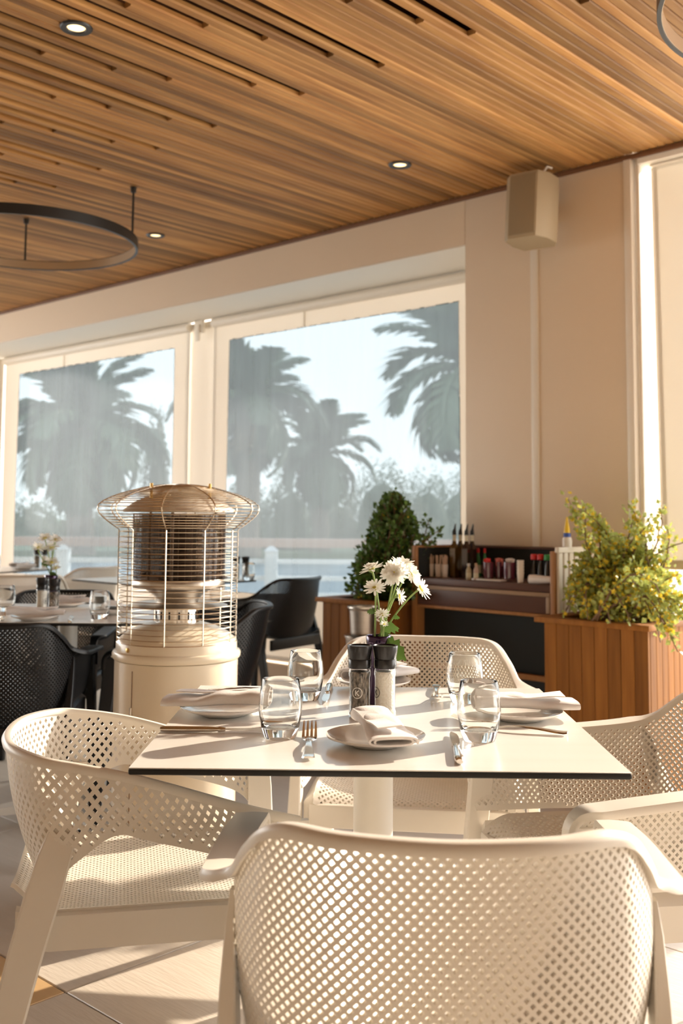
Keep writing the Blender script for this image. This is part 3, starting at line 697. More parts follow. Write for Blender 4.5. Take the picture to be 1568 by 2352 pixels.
for k in range(10):
    a = 2 * PI * k / 10 + .26; ca, sa = math.cos(a), math.sin(a)
    pts = [(CR * ca, CR * sa, hz(1466))] + [((r + .002) * ca, (r + .002) * sa, z) for r, z in fl] + [(.001 * ca, .001 * sa, hz(1112.5))]
    obj('cage_rod', MB().tube(pts, .002, 6), M['wire'], ht)

# ================================================================== planters
def boards(parent, x0, x1, y, z0, z1, n, axis, m_, th=.018):
    w = (x1 - x0) / n
    for k in range(n):
        a, b = x0 + k * w + .0006, x0 + (k + 1) * w - .0006
        bx = MB().bbox(a, b, y, y + th, z0, z1, .002, 1) if axis == 'x' else MB().bbox(y, y + th, a, b, z0, z1, .002, 1)
        obj('board', bx, m_, parent)
def planter(u0, u1, v0, v1, zt, label, nb, ns):
    t = thing('wooden_planter', label, 'planter', R((u0 + u1) / 2, (v0 + v1) / 2, 0), RA, 'wooden planter boxes')
    hu, hv = (u1 - u0) / 2, (v1 - v0) / 2
    obj('liner', MB().box(-hu + .02, hu - .02, -hv + .02, hv - .02, .0, zt - .06), M['wood_dark'], t, None)
    boards(t, -hu, hu, -hv, 0, zt - .022, nb, 'x', M['wood_planter']); boards(t, -hu, hu, hv - .018, 0, zt - .022, nb, 'x', M['wood_planter'])
    boards(t, -hv + .019, hv - .019, hu - .018, 0, zt - .022, ns, 'y', M['wood_planter']); boards(t, -hv + .019, hv - .019, -hu, 0, zt - .022, ns, 'y', M['wood_planter'])
    lp = .04
    obj('top_lip', MB().bbox(-hu - lp, hu + .012, -hv - .015, -hv + .055, zt - .022, zt, .003), M['wood_planter'], t)
    obj('top_lip', MB().bbox(-hu - lp, hu + .012, hv - .055, hv + .015, zt - .022, zt, .003), M['wood_planter'], t)
    obj('top_lip', MB().bbox(-hu - lp, -hu + .045, -hv + .056, hv - .056, zt - .022, zt, .003), M['wood_planter'], t)
    obj('top_lip', MB().bbox(hu - .055, hu + .012, -hv + .056, hv - .056, zt - .022, zt, .003), M['wood_planter'], t)
    obj('soil', MB().box(-hu + .02, hu - .02, -hv + .02, hv - .02, zt - .07, zt - .045), mat('soil', (.07, .05, .035), .95), t, None)
    return t
planter(-2.335, -1.875, 3.75, 4.24, .716, 'wooden planter box with a flowering bush at right, before the screen', 8, 9)
planter(-3.655, -3.245, 3.80, 4.26, .716, 'small wooden planter box left of the dark sideboard', 7, 8)
M['sleaf'] = mat('succulent_leaf', (.42, .47, .13), .28, trans=.38); M['dleaf'] = mat('dark_leaf', (.095, .17, .035), .42, trans=.28)
M['yflow'] = mat('yellow_blossom', (.85, .62, .04), .5, trans=.35); M['twig'] = mat('twig', (.20, .12, .07), .8)
def bush(base, name, label, grow, leafm, leafs, flw, seed, npairs, group=None):
    """grow: list of (start, end, sag, n) branch tips relative to base"""
    rg = random.Random(seed); t = thing(name, label, 'plant', base, 0, group)
    tw = MB(); lf = MB(); fl_ = MB()
    def leaf(p, d, s):
        n_ = d.orthogonal().normalized(); n_.rotate(Matrix.Rotation(rg.uniform(0, 2 * PI), 3, d)); b = d.cross(n_) * s * .42
        lf.add([p, p + d * s * .45 + b + n_ * s * .1, p + d * s, p + d * s * .45 - b + n_ * s * .1], [(0, 1, 2), (0, 2, 3)])
    for (st, en, sag, dens) in grow:
        st, en = Vector(st), Vector(en); n = 9; pts = []
        L = (en - st).length
        w = Vector((rg.uniform(-1, 1), rg.uniform(-1, 1), rg.uniform(-.4, .6))) * L * .10
        for i in range(n + 1):
            f = i / n; pts.append(st.lerp(en, f) + w * math.sin(PI * f) + Vector((0, 0, sag * math.sin(PI * f))) + Vector((rg.uniform(-1, 1), rg.uniform(-1, 1), rg.uniform(-1, 1))) * .006)
        tw.tube(pts, [.005 * (1 - .75 * i / n) + .0009 for i in range(n + 1)], 5)
        cntl = int(npairs * dens * L / .3)
        for k in range(cntl):
            f = rg.uniform(.08, 1.0); i = min(int(f * n), n - 1); p = pts[i].lerp(pts[i + 1], f * n - i); t_ = (pts[i + 1] - pts[i]).normalized()
            side = Vector((rg.uniform(-1, 1), rg.uniform(-1, 1), rg.uniform(-.6, 1)))
            q = p + side.normalized() * rg.uniform(0, .030)
            leaf(q, (side + t_ * .6).normalized(), leafs * rg.uniform(.6, 1.25))
            if flw and rg.random() < flw:
                c = q + side.normalized() * .010; r = rg.uniform(.006, .0105); n1 = side.normalized(); e1 = n1.orthogonal().normalized(); e2 = n1.cross(e1)
                for m in range(5):
                    a = 2 * PI * m / 5; d1 = e1 * math.cos(a) + e2 * math.sin(a); d2 = e1 * -math.sin(a) + e2 * math.cos(a)
                    fl_.add([c, c + d1 * r * .6 + d2 * r * .4 + n1 * .002, c + d1 * r * 1.15 + n1 * .004, c + d1 * r * .6 - d2 * r * .4 + n1 * .002], [(0, 1, 2, 3)])
    obj('twigs', tw, M['twig'], t, 60, fix=False)
    tag(obj('leaves', lf, leafm, t, None, fix=False), kind='stuff')
    if flw: tag(obj('blossoms', fl_, M['yflow'], t, None, fix=False), kind='stuff')
    return t
rg = random.Random(5)
# flowering bush on the right-hand planter
cB = R(-2.105, 3.99, .68); g = []
def tip(px, py, dv=0.0):
    """point on the vertical plane v = 3.99+dv of the room"""
    d = ray(px, py); n_ = R(0, 1, 0); t_ = ((3.99 + dv) - Vector((0, 0, HC)).dot(n_)) / d.dot(n_)
    return Vector((0, 0, HC)) + d * t_ - cB
def stt(): return Vector((rg.uniform(-.12, .14), rg.uniform(-.12, .12), rg.uniform(0, .04)))
for k in range(150):
    th = rg.uniform(0, 2 * PI); cz = rg.uniform(.0, 1)
    q = math.sqrt(1 - cz * cz) ; rr = rg.uniform(.65, 1.0)
    e = R(.26 * q * math.cos(th) * rr, .24 * q * math.sin(th) * rr, .36 * cz * rr + .02); g.append((stt(), e, .03, .9))
for (px, py, dv, dn) in [(1305, 1150, 0, .8), (1322, 1160, .05, .8), (1345, 1165, 0, .9), (1340, 1175, -.1, .9), (1370, 1185, -.05, .9), (1440, 1160, .0, .7), (1452, 1200, -.05, .8), (1520, 1165, .05, .55), (1500, 1190, 0, .8), (1480, 1215, -.1, .9), (1568, 1243, 0, .5), (1535, 1215, 0, .5), (1560, 1320, -.1, .7), (1300, 1400, -.2, .8), (1330, 1390, -.2, .9), (1290, 1420, -.22, .6), (1400, 1240, -.1, 1), (1390, 1215, -.05, 1), (1425, 1230, 0, 1), (1460, 1250, -.05, 1),
                        (1530, 1440, -.28, 1), (1545, 1470, -.30, .9), (1560, 1500, -.30, .8), (1515, 1475, -.29, .6), (1450, 1435, -.28, .9), (1400, 1430, -.27, .8), (1350, 1425, -.27, .7), (1300, 1340, -.1, .8), (1310, 1300, -.05, .8), (1330, 1270, -.05, .8), (1560, 1380, -.2, 1), (1568, 1420, -.25, 1), (1540, 1400, -.25, 1), (1600, 1440, -.25, .9), (1620, 1380, -.2, .9), (1500, 1420, -.27, 1)]:
    g.append((stt() + R(0, dv * .3, 0), tip(px, py, dv), .05 if py < 1400 else .14, dn * .8))
bush(cB, 'flowering_bush', 'bright green bush covered in small yellow blossoms, on the right-hand planter', g, M['sleaf'], .024, .40, 11, 105, 'planter bushes')
# darker bush on the small planter
cB = R(-3.40, 4.03, .68); g = []
for k in range(150):
    h = rg.random() ** 1.5; th = rg.uniform(0, 2 * PI); w = .25 * (1 - h) ** .85 + .03
    e = R(.02 + w * math.cos(th) * rg.uniform(.75, 1.05), w * .85 * math.sin(th), .06 + .50 * h); g.append((stt() * .7, e, .02, .8))
for px, py in [(905, 1130), (912, 1150), (875, 1170), (940, 1165), (960, 1210), (990, 1238), (850, 1190), (1010, 1215), (985, 1195), (815, 1300), (820, 1275), (835, 1240)]: g.append((stt() * .7, tip(px, py, .05), .03, .5))
bush(cB, 'conical_bush', 'dark green cone-shaped bush on the small planter by the window', g, M['dleaf'], .027, .012, 12, 80, 'planter bushes')

# ================================================================== sideboard
su0, su1, sv0, sv1 = -3.20, -2.402, 3.95, 4.30
sb = thing('waiter_sideboard', 'dark waiter sideboard with open shelf of sauces against the wall', 'sideboard', R((su0 + su1) / 2, (sv0 + sv1) / 2, 0), RA)
hu, hv = (su1 - su0) / 2, (sv1 - sv0) / 2
M['wood_s'] = mat('sideboard_edge', (.42, .20, .07), .5, noise=(3, .6, (14, 14, .9), (.30, .13, .04))); M['brown'] = mat('brown_front', (.105, .042, .026), .45, noise=(2, .7, (1, 1, 6), (.075, .03, .02)))
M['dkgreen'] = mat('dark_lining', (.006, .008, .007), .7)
ZT, ZC, ZP, ZR = .985, .832, .690, .425
obj('side_panel', MB().bbox(-hu, -hu + .030, -hv, hv, 0, ZT, .002), M['wood_s'], sb)
obj('side_panel', MB().bbox(hu - .026, hu, -hv, hv, 0, ZT - .006, .002), M['wood_s'], sb)
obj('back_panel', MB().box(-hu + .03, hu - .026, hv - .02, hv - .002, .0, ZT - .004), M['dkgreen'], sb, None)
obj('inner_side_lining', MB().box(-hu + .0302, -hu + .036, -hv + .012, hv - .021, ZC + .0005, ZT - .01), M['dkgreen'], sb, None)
obj('top_edge', MB().bbox(-hu + .03, hu - .026, hv - .03, hv - .0, ZT - .012, ZT, .002), M['brown'], sb)
obj('counter', MB().bbox(-hu + .03, hu - .026, -hv, hv - .02, ZC - .032, ZC, .003), M['brown'], sb)
dw = obj('drawer_front', MB().bbox(-hu + .035, hu - .030, -hv + .004, -hv + .022, ZP + .016, ZC - .034, .002), M['brown'], sb)
fr = MB(); fr.bbox(-hu + .031, hu - .027, -hv - .002, -hv + .006, ZC - .052, ZC - .034, .002); fr.bbox(hu - .047, hu - .027, -hv - .002, -hv + .006, ZP + .018, ZC - .053, .002)
obj('drawer_frame', fr, mat('drawer_edge', (.33, .22, .14), .5), dw)
obj('lower_rail', MB().bbox(-hu + .03, hu - .026, -hv, -hv + .03, ZP, ZP + .015, .002), M['wood_s'], sb)
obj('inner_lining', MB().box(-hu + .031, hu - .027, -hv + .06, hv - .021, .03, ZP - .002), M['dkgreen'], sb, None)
obj('base_rail', MB().bbox(-hu + .03, hu - .026, -hv + .002, -hv + .03, ZR - .012, ZR + .012, .003), M['wood_s'], sb)
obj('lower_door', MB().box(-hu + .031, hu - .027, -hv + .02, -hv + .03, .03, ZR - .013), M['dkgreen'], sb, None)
M['slat'] = mat('pale_slat', (.80, .72, .60), .5)
for k in range(7):
    y_ = -hv + .01 + k * (2 * hv - .03) / 7
    obj('side_slat', MB().bbox(hu, hu + .014, y_, y_ + .034, .02, ZT - .012, .003, 1), M['slat'], sb)
obj('side_ledge', MB().bbox(hu, hu + .02, -hv, hv, ZT - .012, ZT + .012, .002), M['slat'], sb)
def onsb(px, py, v, z):
    d = ray(px, py); n_ = R(0, 1, 0); t_ = v / d.dot(n_); p = d * t_
    return Vector((p.x, p.y, z + .0005))
# things on the counter
def cup_of_sticks(px, w, lab, n, seed):
    rg = random.Random(seed); p = onsb(px, 1320, 4.06, ZC)
    t = thing('straw_cup', lab, 'cup', p, 0, 'cups of wooden stirrers'); r = w / 2
    obj('cup', MB().lathe([(.001, 0), (r * .85, 0), (r, .045), (r, .062), (r * .94, .062), (r * .85, .006), (.001, .005)], 20), mat('paper_cup', (.80, .72, .66), .7), t)
    for k in range(n):
        a = rg.uniform(0, 2 * PI); q = r * .7 * math.sqrt(rg.random()); x, y = q * math.cos(a), q * math.sin(a); l = rg.uniform(.03, .045)
        obj('stirrer', MB().tube([(x * .8, y * .8, .03), (x * 1.25, y * 1.25, .065 + l)], .0028, 5), mat_stick, t)
mat_stick = mat('wood_stick', (.62, .45, .34), .7)
cup_of_sticks(990, .028, 'narrow paper cup of stirrers at the left end of the sideboard', 8, 1)
cup_of_sticks(1006, .034, 'wide paper cup of stirrers, second from the sideboard left end', 14, 2)
cup_of_sticks(1021, .032, 'paper cup of stirrers next to the tall oil bottles', 11, 3)
M['oil'] = glass('olive_oil', (.55, .33, .05), 1.45); M['vin'] = mat('dark_vinegar', (.03, .012, .008), .12, coat=.6)
for k, (px, lab, m_) in enumerate([(1043, 'tall square oil bottle with dark pourer, leftmost on the sideboard', 'vin'), (1057, 'tall oil bottle with the highest dark pourer', 'vin'), (1071, 'tall amber oil bottle, third pourer from the left', 'vin'), (1084, 'tall bottle with dark pourer beside the green bottles', 'vin')]):
    p = onsb(px, 1322, 4.10 + .035 * (k % 2), ZC); t = thing('oil_bottle', lab, 'bottle', p, RA, 'oil bottles with pourers')
    s = .0165
    obj('bottle', MB().loft([[(x * f, y * f, z) for x, y in ((-s, -s), (s, -s), (s, s), (-s, s))] for f, z in ((.95, 0), (1, .004), (1, .135), (.9, .15), (.45, .165), (.4, .178))]), mat('oil_fill', (.09, .045, .006), .1, coat=.8) if k < 2 else M['vin'], t, 30)
    obj('neck', MB().lathe([(.0085, .176), (.0085, .2), (.010, .202), (.010, .208), (.001, .208)], 14), mat('neck_glass', (.72, .66, .50), .2), t)
    obj('pourer', MB().tube([(0, 0, .205), (0, 0, .222), (.003, 0, .235), (.010, -.004, .258)], [.011, .010, .006, .003], 10), M['blackp'], t)
def small_bottle(px, h, r, cap, body, lab, v=4.05, name='sauce_bottle', grp='small sauce bottles'):
    p = onsb(px, 1325, v, ZC + .0004); t = thing(name, lab, 'bottle', p, 0, grp)
    obj('bottle', MB().lathe([(.001, 0), (r, 0), (r, h * .55), (r * .9, h * .62), (r * .45, h * .78), (r * .42, h * .86)], 20), body, t)
    obj('cap', MB().lathe([(r * .52, h * .85), (r * .52, h), (.001, h)], 16), cap, t)
    obj('label_band', MB().lathe([(r * 1.01, h * .14), (r * 1.01, h * .42)], 20), mat('bottle_label', (.60, .55, .40), .7), t)
Rd = mat('red_plastic', (.55, .012, .012), .35); Gn = mat('green_plastic', (.03, .30, .055), .35); Gg = mat('green_sauce', (.03, .16, .05), .2); Dk = mat('soy_dark', (.012, .006, .005), .12, coat=.5); Rs = mat('red_sauce', (.16, .012, .03), .25)
small_bottle(1078, .135, .013, Rd, Gg, 'small green sauce bottle with red cap right of the oil bottles', 4.16)
small_bottle(1098, .140, .013, Rd, Gg, 'small green sauce bottle with red cap, the second of three', 4.20)
small_bottle(1113, .142, .012, Rd, Gg, 'small green sauce bottle with red cap above the red jar', 4.16)
small_bottle(1076, .075, .013, mat('steel_cap', (.5, .48, .44), .4), mat('pale_jar', (.42, .36, .24), .5), 'short pale jar in front of the green bottles', 3.99, 'spice_jar', 'short pale jars')
small_bottle(1093, .078, .012, mat('tan_cap', (.5, .33, .2), .4), mat('pink_jar', (.46, .33, .26), .5), 'short pinkish jar left of the red sachets', 3.99, 'spice_jar', 'short pale jars')
def jar(px, r, h, fill, lab, v=4.03):
    p = onsb(px, 1325, v, ZC + .009); t = thing('sachet_jar', lab, 'jar', p, 0, 'jars of sachets'); rg = random.Random(int(px))
    obj('jar', MB().lathe([(.001, 0), (r * .92, 0), (r, h * .5), (r, h), (r * .93, h), (r * .9, .006), (.001, .006)], 22), mat('wine_glass_jar', (.10, .018, .035), .12, coat=.6), t)
    for k in range(9):
        a = rg.uniform(0, 2 * PI); q = r * .55 * rg.random(); o_s = obj('sachet', MB().bbox(-.011, .011, -.002, .002, 0, .035, .001, 1), fill, t, loc=(q * math.cos(a), q * math.sin(a), h - .018)); o_s.rotation_euler = (rg.uniform(-.3, .3), rg.uniform(-.3, .3), a)
p = onsb(1132, 1322, 4.03, ZC)
pl = thing('long_tray', 'thin white oblong tray under the dark sachet jars', 'tray', p, RA)
obj('tray', MB().bbox(-.085, .075, -.05, .05, 0, .008, .003), M['china'], pl)
jar(1121, .026, .075, mat('red_sachet', (.72, .02, .02), .4), 'dark jar full of red sachets on the oblong tray'); jar(1145, .018, .076, mat('mixed_sachet', (.55, .16, .14), .5), 'narrow dark jar between the two wide sachet jars', 4.07); jar(1169, .028, .078, mat('white_sachet', (.70, .62, .58), .5), 'dark jar of white sachets at the right of the oblong tray', 4.05)
p = onsb(1195, 1330, 4.0, ZC); t = thing('paper_cup_stack', 'stack of white paper cups right of the sachet jars', 'cups', p, 0)
for k in range(5): obj('paper_cup', MB().lathe([(.001, 0), (.0125, 0), (.0158, .042), (.0168, .043), (.0168, .046), (.0150, .046), (.012, .003), (.001, .003)], 18), mat('white_paper', (.80, .72, .62), .7), t, loc=(0, 0, k * .0135))
for px, cp, lab in [(1226, Rd, 'dark soy bottle with red cap, left of the pair'), (1241, Rd, 'dark soy bottle with red cap next to the green-capped ones'), (1257, Gn, 'dark soy bottle with green cap, third of four'), (1275, Gn, 'dark soy bottle with green cap at the right end of the shelf')]:
    p = onsb(px, 1325, 4.12, ZC); t = thing('soy_bottle', lab, 'bottle', p, 0, 'soy sauce bottles')
    obj('bottle', MB().lathe([(.001, 0), (.0158, 0), (.0162, .03), (.012, .075), (.010, .095), (.012, .10)], 20), Dk, t)
    obj('cap', MB().lathe([(.015, .100), (.0155, .122), (.012, .125), (.001, .125)], 16), cp, t)
p = onsb(1235, 1338, 3.985, ZC + .020); t = thing('rolled_cloth', 'rolled white cloth with a wooden handle on the sideboard edge', 'cloth', p, RA + .1)
obj('roll', MB().loft([[(x, .020 * s_ * math.cos(a), .020 * s_ * math.sin(a)) for a in [2 * PI * k / 16 for k in range(16)]] for x, s_ in ((-.042, .5), (-.040, .95), (-.02, 1.0), (.03, .85), (.075, .72), (.078, .4))]), M['linen'], t)
obj('handle', MB().tube([(.075, 0, 0), (.115, 0, .002)], .006, 8), M['wood_s'], t)
# glue-type squeeze bottle on the side ledge
d_ = ray(1311, 1262); zt_ = ZT + .012; q = R(0, 0, 0); pz = onsb(1311, 1260, 4.14, zt_)
t = thing('squeeze_bottle', 'small white squeeze bottle with blue collar and yellow nozzle on the ledge', 'bottle', R(su1 + .008, 4.04, zt_ + .0004), 0); t.scale = (1.25, 1.25, 1.25)
obj('bottle', MB().lathe([(.001, 0), (.0165, 0), (.0175, .02), (.016, .03), (.012, .036)], 18), mat('white_bottle', (.80, .74, .68), .4), t)
obj('collar', MB().lathe([(.013, .034), (.0135, .048), (.010, .050)], 18), mat('blue_plastic', (.04, .09, .38), .4), t)
obj('nozzle', MB().lathe([(.011, .049), (.010, .065), (.005, .09), (.003, .105), (.001, .106)], 16), mat('yellow_plastic', (.85, .55, .02), .4), t)
# steel wine buckets on a stand
p = R(-3.255, 3.66, 0); sc_ = 1
t = thing('wine_bucket_stand', 'steel floor stand holding a wide steel bowl left of the sideboard', 'stand', p, 0)
obj('base', MB().lathe([(.001, .012), (.13, .008), (.135, .004), (.135, 0), (.001, 0)], 40), M['steel_b'], t); obj('pole', MB().lathe([(.012, .01), (.012, .46)], 16), M['steel_b'], t)
obj('bowl', MB().lathe([(.001, .45), (.055, .455), (.075, .50), (.082, .555), (.088, .565), (.088, .572), (.079, .570), (.07, .50), (.05, .462), (.001, .458)], 48), M['steel_b'], t)
t = thing('wine_bucket', 'tapered steel wine bucket standing in the stand bowl', 'bucket', (p.x, p.y, .4635), 0)
obj('bucket', MB().lathe([(.001, 0), (.049, 0), (.052, .01), (.066, .22), (.070, .232), (.074, .235), (.074, .242), (.066, .240), (.05, .012), (.001, .012)], 48), M['steel_b'], t)
obj('handle', MB().torus(.016, .003, 20, 6), M['steel'], t, loc=(.078, 0, .19), rot=(PI / 2, 0, 0))
# ================================================================== tableware
ZTB = .7502
def make_tumbler():
    t = thing('tumbler', 'x', 'glass')
    o = [(.0265, .0), (.0285, .004), (.0335, .022), (.0370, .045), (.0372, .058), (.0352, .078), (.0318, .098)]
    i_ = [(.0306, .0985), (.0340, .078), (.0359, .058), (.0357, .045), (.0325, .024), (.029, .0195)]
    obj('glass_body', MB().lathe([(.0005, .0012), (.022, .001)] + o + [(.0312, .0993)] + i_ + [(.020, .0175), (.0005, .0170)], 56), M['rglass'], t, 60)
    return t
def make_plate():
    t = thing('side_plate', 'x', 'plate')
    obj('dish', MB().lathe([(.001, 0), (.046, 0), (.050, .002), (.066, .008), (.0815, .0135), (.083, .0170), (.0820, .0165), (.066, .0115), (.055, .0065), (.001, .0055)], 64), M['china'], t, 50)
    return t
def make_napkin():
    t = thing('folded_napkin', 'x', 'napkin')
    def section(x, w, h, tw, ox, oz):
        n = 40; out = []; inn = []
        for k in range(n + 1):
            f = k / n; a = -.4 + f * 2 * PI * 1.62 ; q = 1 - .30 * f
            ca, sa = math.cos(a + tw), math.sin(a + tw)
            sx = math.copysign(abs(ca) ** .62, ca) * w * q; sz_ = math.copysign(abs(sa) ** .8, sa) * h * q
            out.append((sx, sz_)); inn.append((sx * (1 - .0035 / (abs(w * q) + .002)), sz_ * (1 - .0035 / (abs(h * q) + .001))))
        P = out + inn[::-1]
        return [(x, ox + a, oz + b + h) for a, b in P]
    secs = []; N = 18; L = .198
    for k in range(N + 1):
        f = k / N; x = (f - .5) * L
        w = .036 - .004 * math.sin(f * 5) + .003 * f; h = .0125 + .0028 * math.sin(f * 4 + 1) + .001 * math.sin(f * 17)
        secs.append(section(x, w, h, .10 * math.sin(f * 3.3), .004 * math.sin(f * 2.6), .0015 * math.sin(f * 6)))
    mb = MB(); mb.loft(secs, cap=False)
    n = len(secs[0]); m2 = n // 2
    for s_ in (0, N):                                # close the cut edge of the cloth strip by strip
        b0 = s_ * n
        for k in range(m2 - 1): mb.f.append((b0 + k, b0 + k + 1, b0 + n - 2 - k, b0 + n - 1 - k))
    obj('rolled_cloth', mb, M['linen'], t, 60)
    fl = MB(); S = []
    for k in range(15):                               # loose outer flap
        f = k / 14; x = -.095 + .17 * f
        S.append([(x, -.030 + .012 * f, .0255 + .0015 * math.sin(f * 9)), (x, -.008 + .030 * f, .0285 + .002 * math.sin(f * 7)), (x, -.008 + .030 * f, .0262 + .002 * math.sin(f * 7)), (x, -.030 + .012 * f, .0232 + .0015 * math.sin(f * 9))])
    obj('loose_flap', fl.loft(S), M['linen'], t, 60)
    return t
def make_fork():
    t = thing('table_fork', 'x', 'fork')
    st = [(0, .0070, .0045, .0022), (.006, .0105, .0038, .0024), (.02, .0098, .0045, .0024), (.05, .0072, .0075, .0024), (.08, .0048, .0090, .0024), (.105, .0036, .0075, .0026), (.122, .0040, .0045, .0024), (.133, .0075, .0030, .0020), (.142, .0120, .0030, .0018), (.150, .0128, .0042, .0017)]
    obj('handle', MB().loft([[(-w, y, z), (0, y, z - .0004), (w, y, z), (w * .85, y, z + th), (0, y, z + th * 1.25), (-w * .85, y, z + th)] for y, w, z, th in st]), M['steel'], t, 50)
    for k in range(4):
        x = -.0105 + k * .0070
        obj('tine', MB().loft([[(x * s_ - w, y, z), (x * s_ + w, y, z), (x * s_ + w, y, z + .0016), (x * s_ - w, y, z + .0016)] for y, z, w, s_ in ((.148, .0040, .0024, 1), (.165, .0075, .0021, 1), (.185, .0130, .0018, 1.0), (.200, .0185, .0011, .98), (.205, .0205, .0005, .98))]), M['steel'], t, 30)
    return t
def make_knife():
    t = thing('table_knife', 'x', 'knife')
    hs = [(0, .0055, .0035), (.004, .0078, .0048), (.03, .0080, .0050), (.07, .0068, .0048), (.092, .0058, .0046), (.100, .0048, .0036), (.104, .0066, .0050), (.110, .0060, .0040), (.114, .0040, .0030)]
    obj('handle', MB().loft([[(w * math.cos(a), y, .0052 + th * math.sin(a)) for a in [2 * PI * q / 12 for q in range(12)]] for y, w, th in hs]), M['steel'], t, 50)
    bs = [(.112, -.0040, .0040), (.125, -.0055, .0075), (.15, -.0062, .0088), (.18, -.0060, .0090), (.20, -.0050, .0070), (.211, -.0030, .0030), (.214, -.001, .001)]
    obj('blade', MB().loft([[(a, y, .0046), (b, y, .0052), (b, y, .0056), (a, y, .0066)] for y, a, b in bs]), M['steel'], t, 30)
    return t
def make_grinder(kind):
    t = thing('%s_grinder' % kind, 'x', 'grinder'); dark = kind == 'pepper'
    obj('jar', MB().lathe([(.001, .0), (.0205, 0), (.0218, .003), (.0218, .010), (.0198, .014), (.0196, .062), (.0196, .072), (.0212, .078), (.0212, .084), (.0200, .088), (.0185, .092)], 40), M['cglass'], t, 60)
    obj('contents', MB().lathe([(.001, .004), (.0192, .004), (.0200, .009), (.0186, .014), (.0184, .074), (.0190, .080), (.0175, .084), (.001, .086)], 36), M['pepper'] if dark else M['salt'], t)
    cp = obj('cap', MB().lathe([(.0212, .0905), (.0216, .092), (.0216, .106), (.0208, .1075), (.0213, .1085), (.0240, .130), (.0238, .1325), (.0222, .1330), (.0212, .1310), (.001, .1295)], 40), M['blackp'], t, 35)
    obj('cap_seam', MB().torus(.0214, .0005, 40, 4, (0, 0, .1075)), M['ringblk'], cp)
    em = MB(); r = .0201; cz = .046; col = mat('print_white', (.90, .88, .84), .5) if dark else mat('print_black', (.03, .03, .03), .5)
    def onc(x, z, dr=0.0): a = -PI / 2 + x / r; return ((r + dr) * math.cos(a), (r + dr) * math.sin(a), cz + z)
    n = 40; ro, ri = .0102, .0090; vs = []
    for k in range(n):
        a = 2 * PI * k / n; vs += [onc(ro * math.cos(a), ro * math.sin(a)), onc(ri * math.cos(a), ri * math.sin(a))]
    em.add(vs, [(2 * k, 2 * ((k + 1) % n), 2 * ((k + 1) % n) + 1, 2 * k + 1) for k in range(n)])
    def bar(x0, z0, x1, z1, w):
        d = Vector((x1 - x0, z1 - z0)); q = Vector((-d.y, d.x)).normalized() * w / 2
        em.add([onc(x0 + q.x, z0 + q.y, .0001), onc(x1 + q.x, z1 + q.y, .0001), onc(x1 - q.x, z1 - q.y, .0001), onc(x0 - q.x, z0 - q.y, .0001)], [(0, 1, 2, 3)])
    bar(-.0030, -.0050, -.0030, .0050, .0020); bar(-.0024, -.0004, .0032, .0050, .0019); bar(-.0014, .0004, .0036, -.0050, .0019)
    e_ = obj('emblem', em, col, t, None, fix=False)
    if not dark: e_.rotation_euler = (0, 0, math.radians(-62))
    else: e_.rotation_euler = (0, 0, math.radians(-14))
    return t
def head(parent, c, d, r, n, layers, seed, mp=None):
    rg = random.Random(seed); d = Vector(d).normalized(); e1 = d.orthogonal().normalized(); e2 = d.cross(e1); mb = MB()
    for L in range(layers):
        lift = .10 + .38 * L / max(1, layers - 1) if layers > 1 else .25
        rr = r * (1 - .22 * L)
        m = int(n * (1 - .12 * L))
        for k in range(m):
            a = 2 * PI * (k + .5 * (L % 2)) / m + rg.uniform(-.08, .08); q = e1 * math.cos(a) + e2 * math.sin(a); s_ = d.cross(q)
            ll = rr * rg.uniform(.86, 1.06); w = r * .105; li = lift + rg.uniform(-.10, .12); cu = rg.uniform(-.16, .10)
            P = []
            for f, ww in ((.10, .35), (.45, 1.0), (.78, 1.0), (.94, .6), (1.0, .08)):
                p = c + q * ll * f + d * (ll * (li * f + cu * f * f) + .002 * L)
                P += [p - s_ * w * ww, p + s_ * w * ww]
            mb.add(P, [(2 * i, 2 * i + 1, 2 * i + 3, 2 * i + 2) for i in range(4)])
    hd = obj('flower_head', mb, mp or M['petal'], parent, 60, fix=False)
    ce = MB()
    prof = [(.001, .16), (.14, .145), (.24, .09), (.27, 0), (.16, -.06), (.001, -.09)]
    secs = [[c + d * (z * r) + (e1 * math.cos(2 * PI * k / 12) + e2 * math.sin(2 * PI * k / 12)) * (q * r) for k in range(12)] for q, z in prof]
    obj('flower_centre', ce.loft(secs, cap=False), M['ycent'], hd)
    cx = [[c + d * (z * r) + (e1 * math.cos(2 * PI * k / 10) + e2 * math.sin(2 * PI * k / 10)) * (q * r) for k in range(10)] for q, z in [(.30, .02), (.26, -.10), (.12, -.20), (.06, -.26)]]
    obj('calyx', MB().loft(cx), M['stemg'], hd)
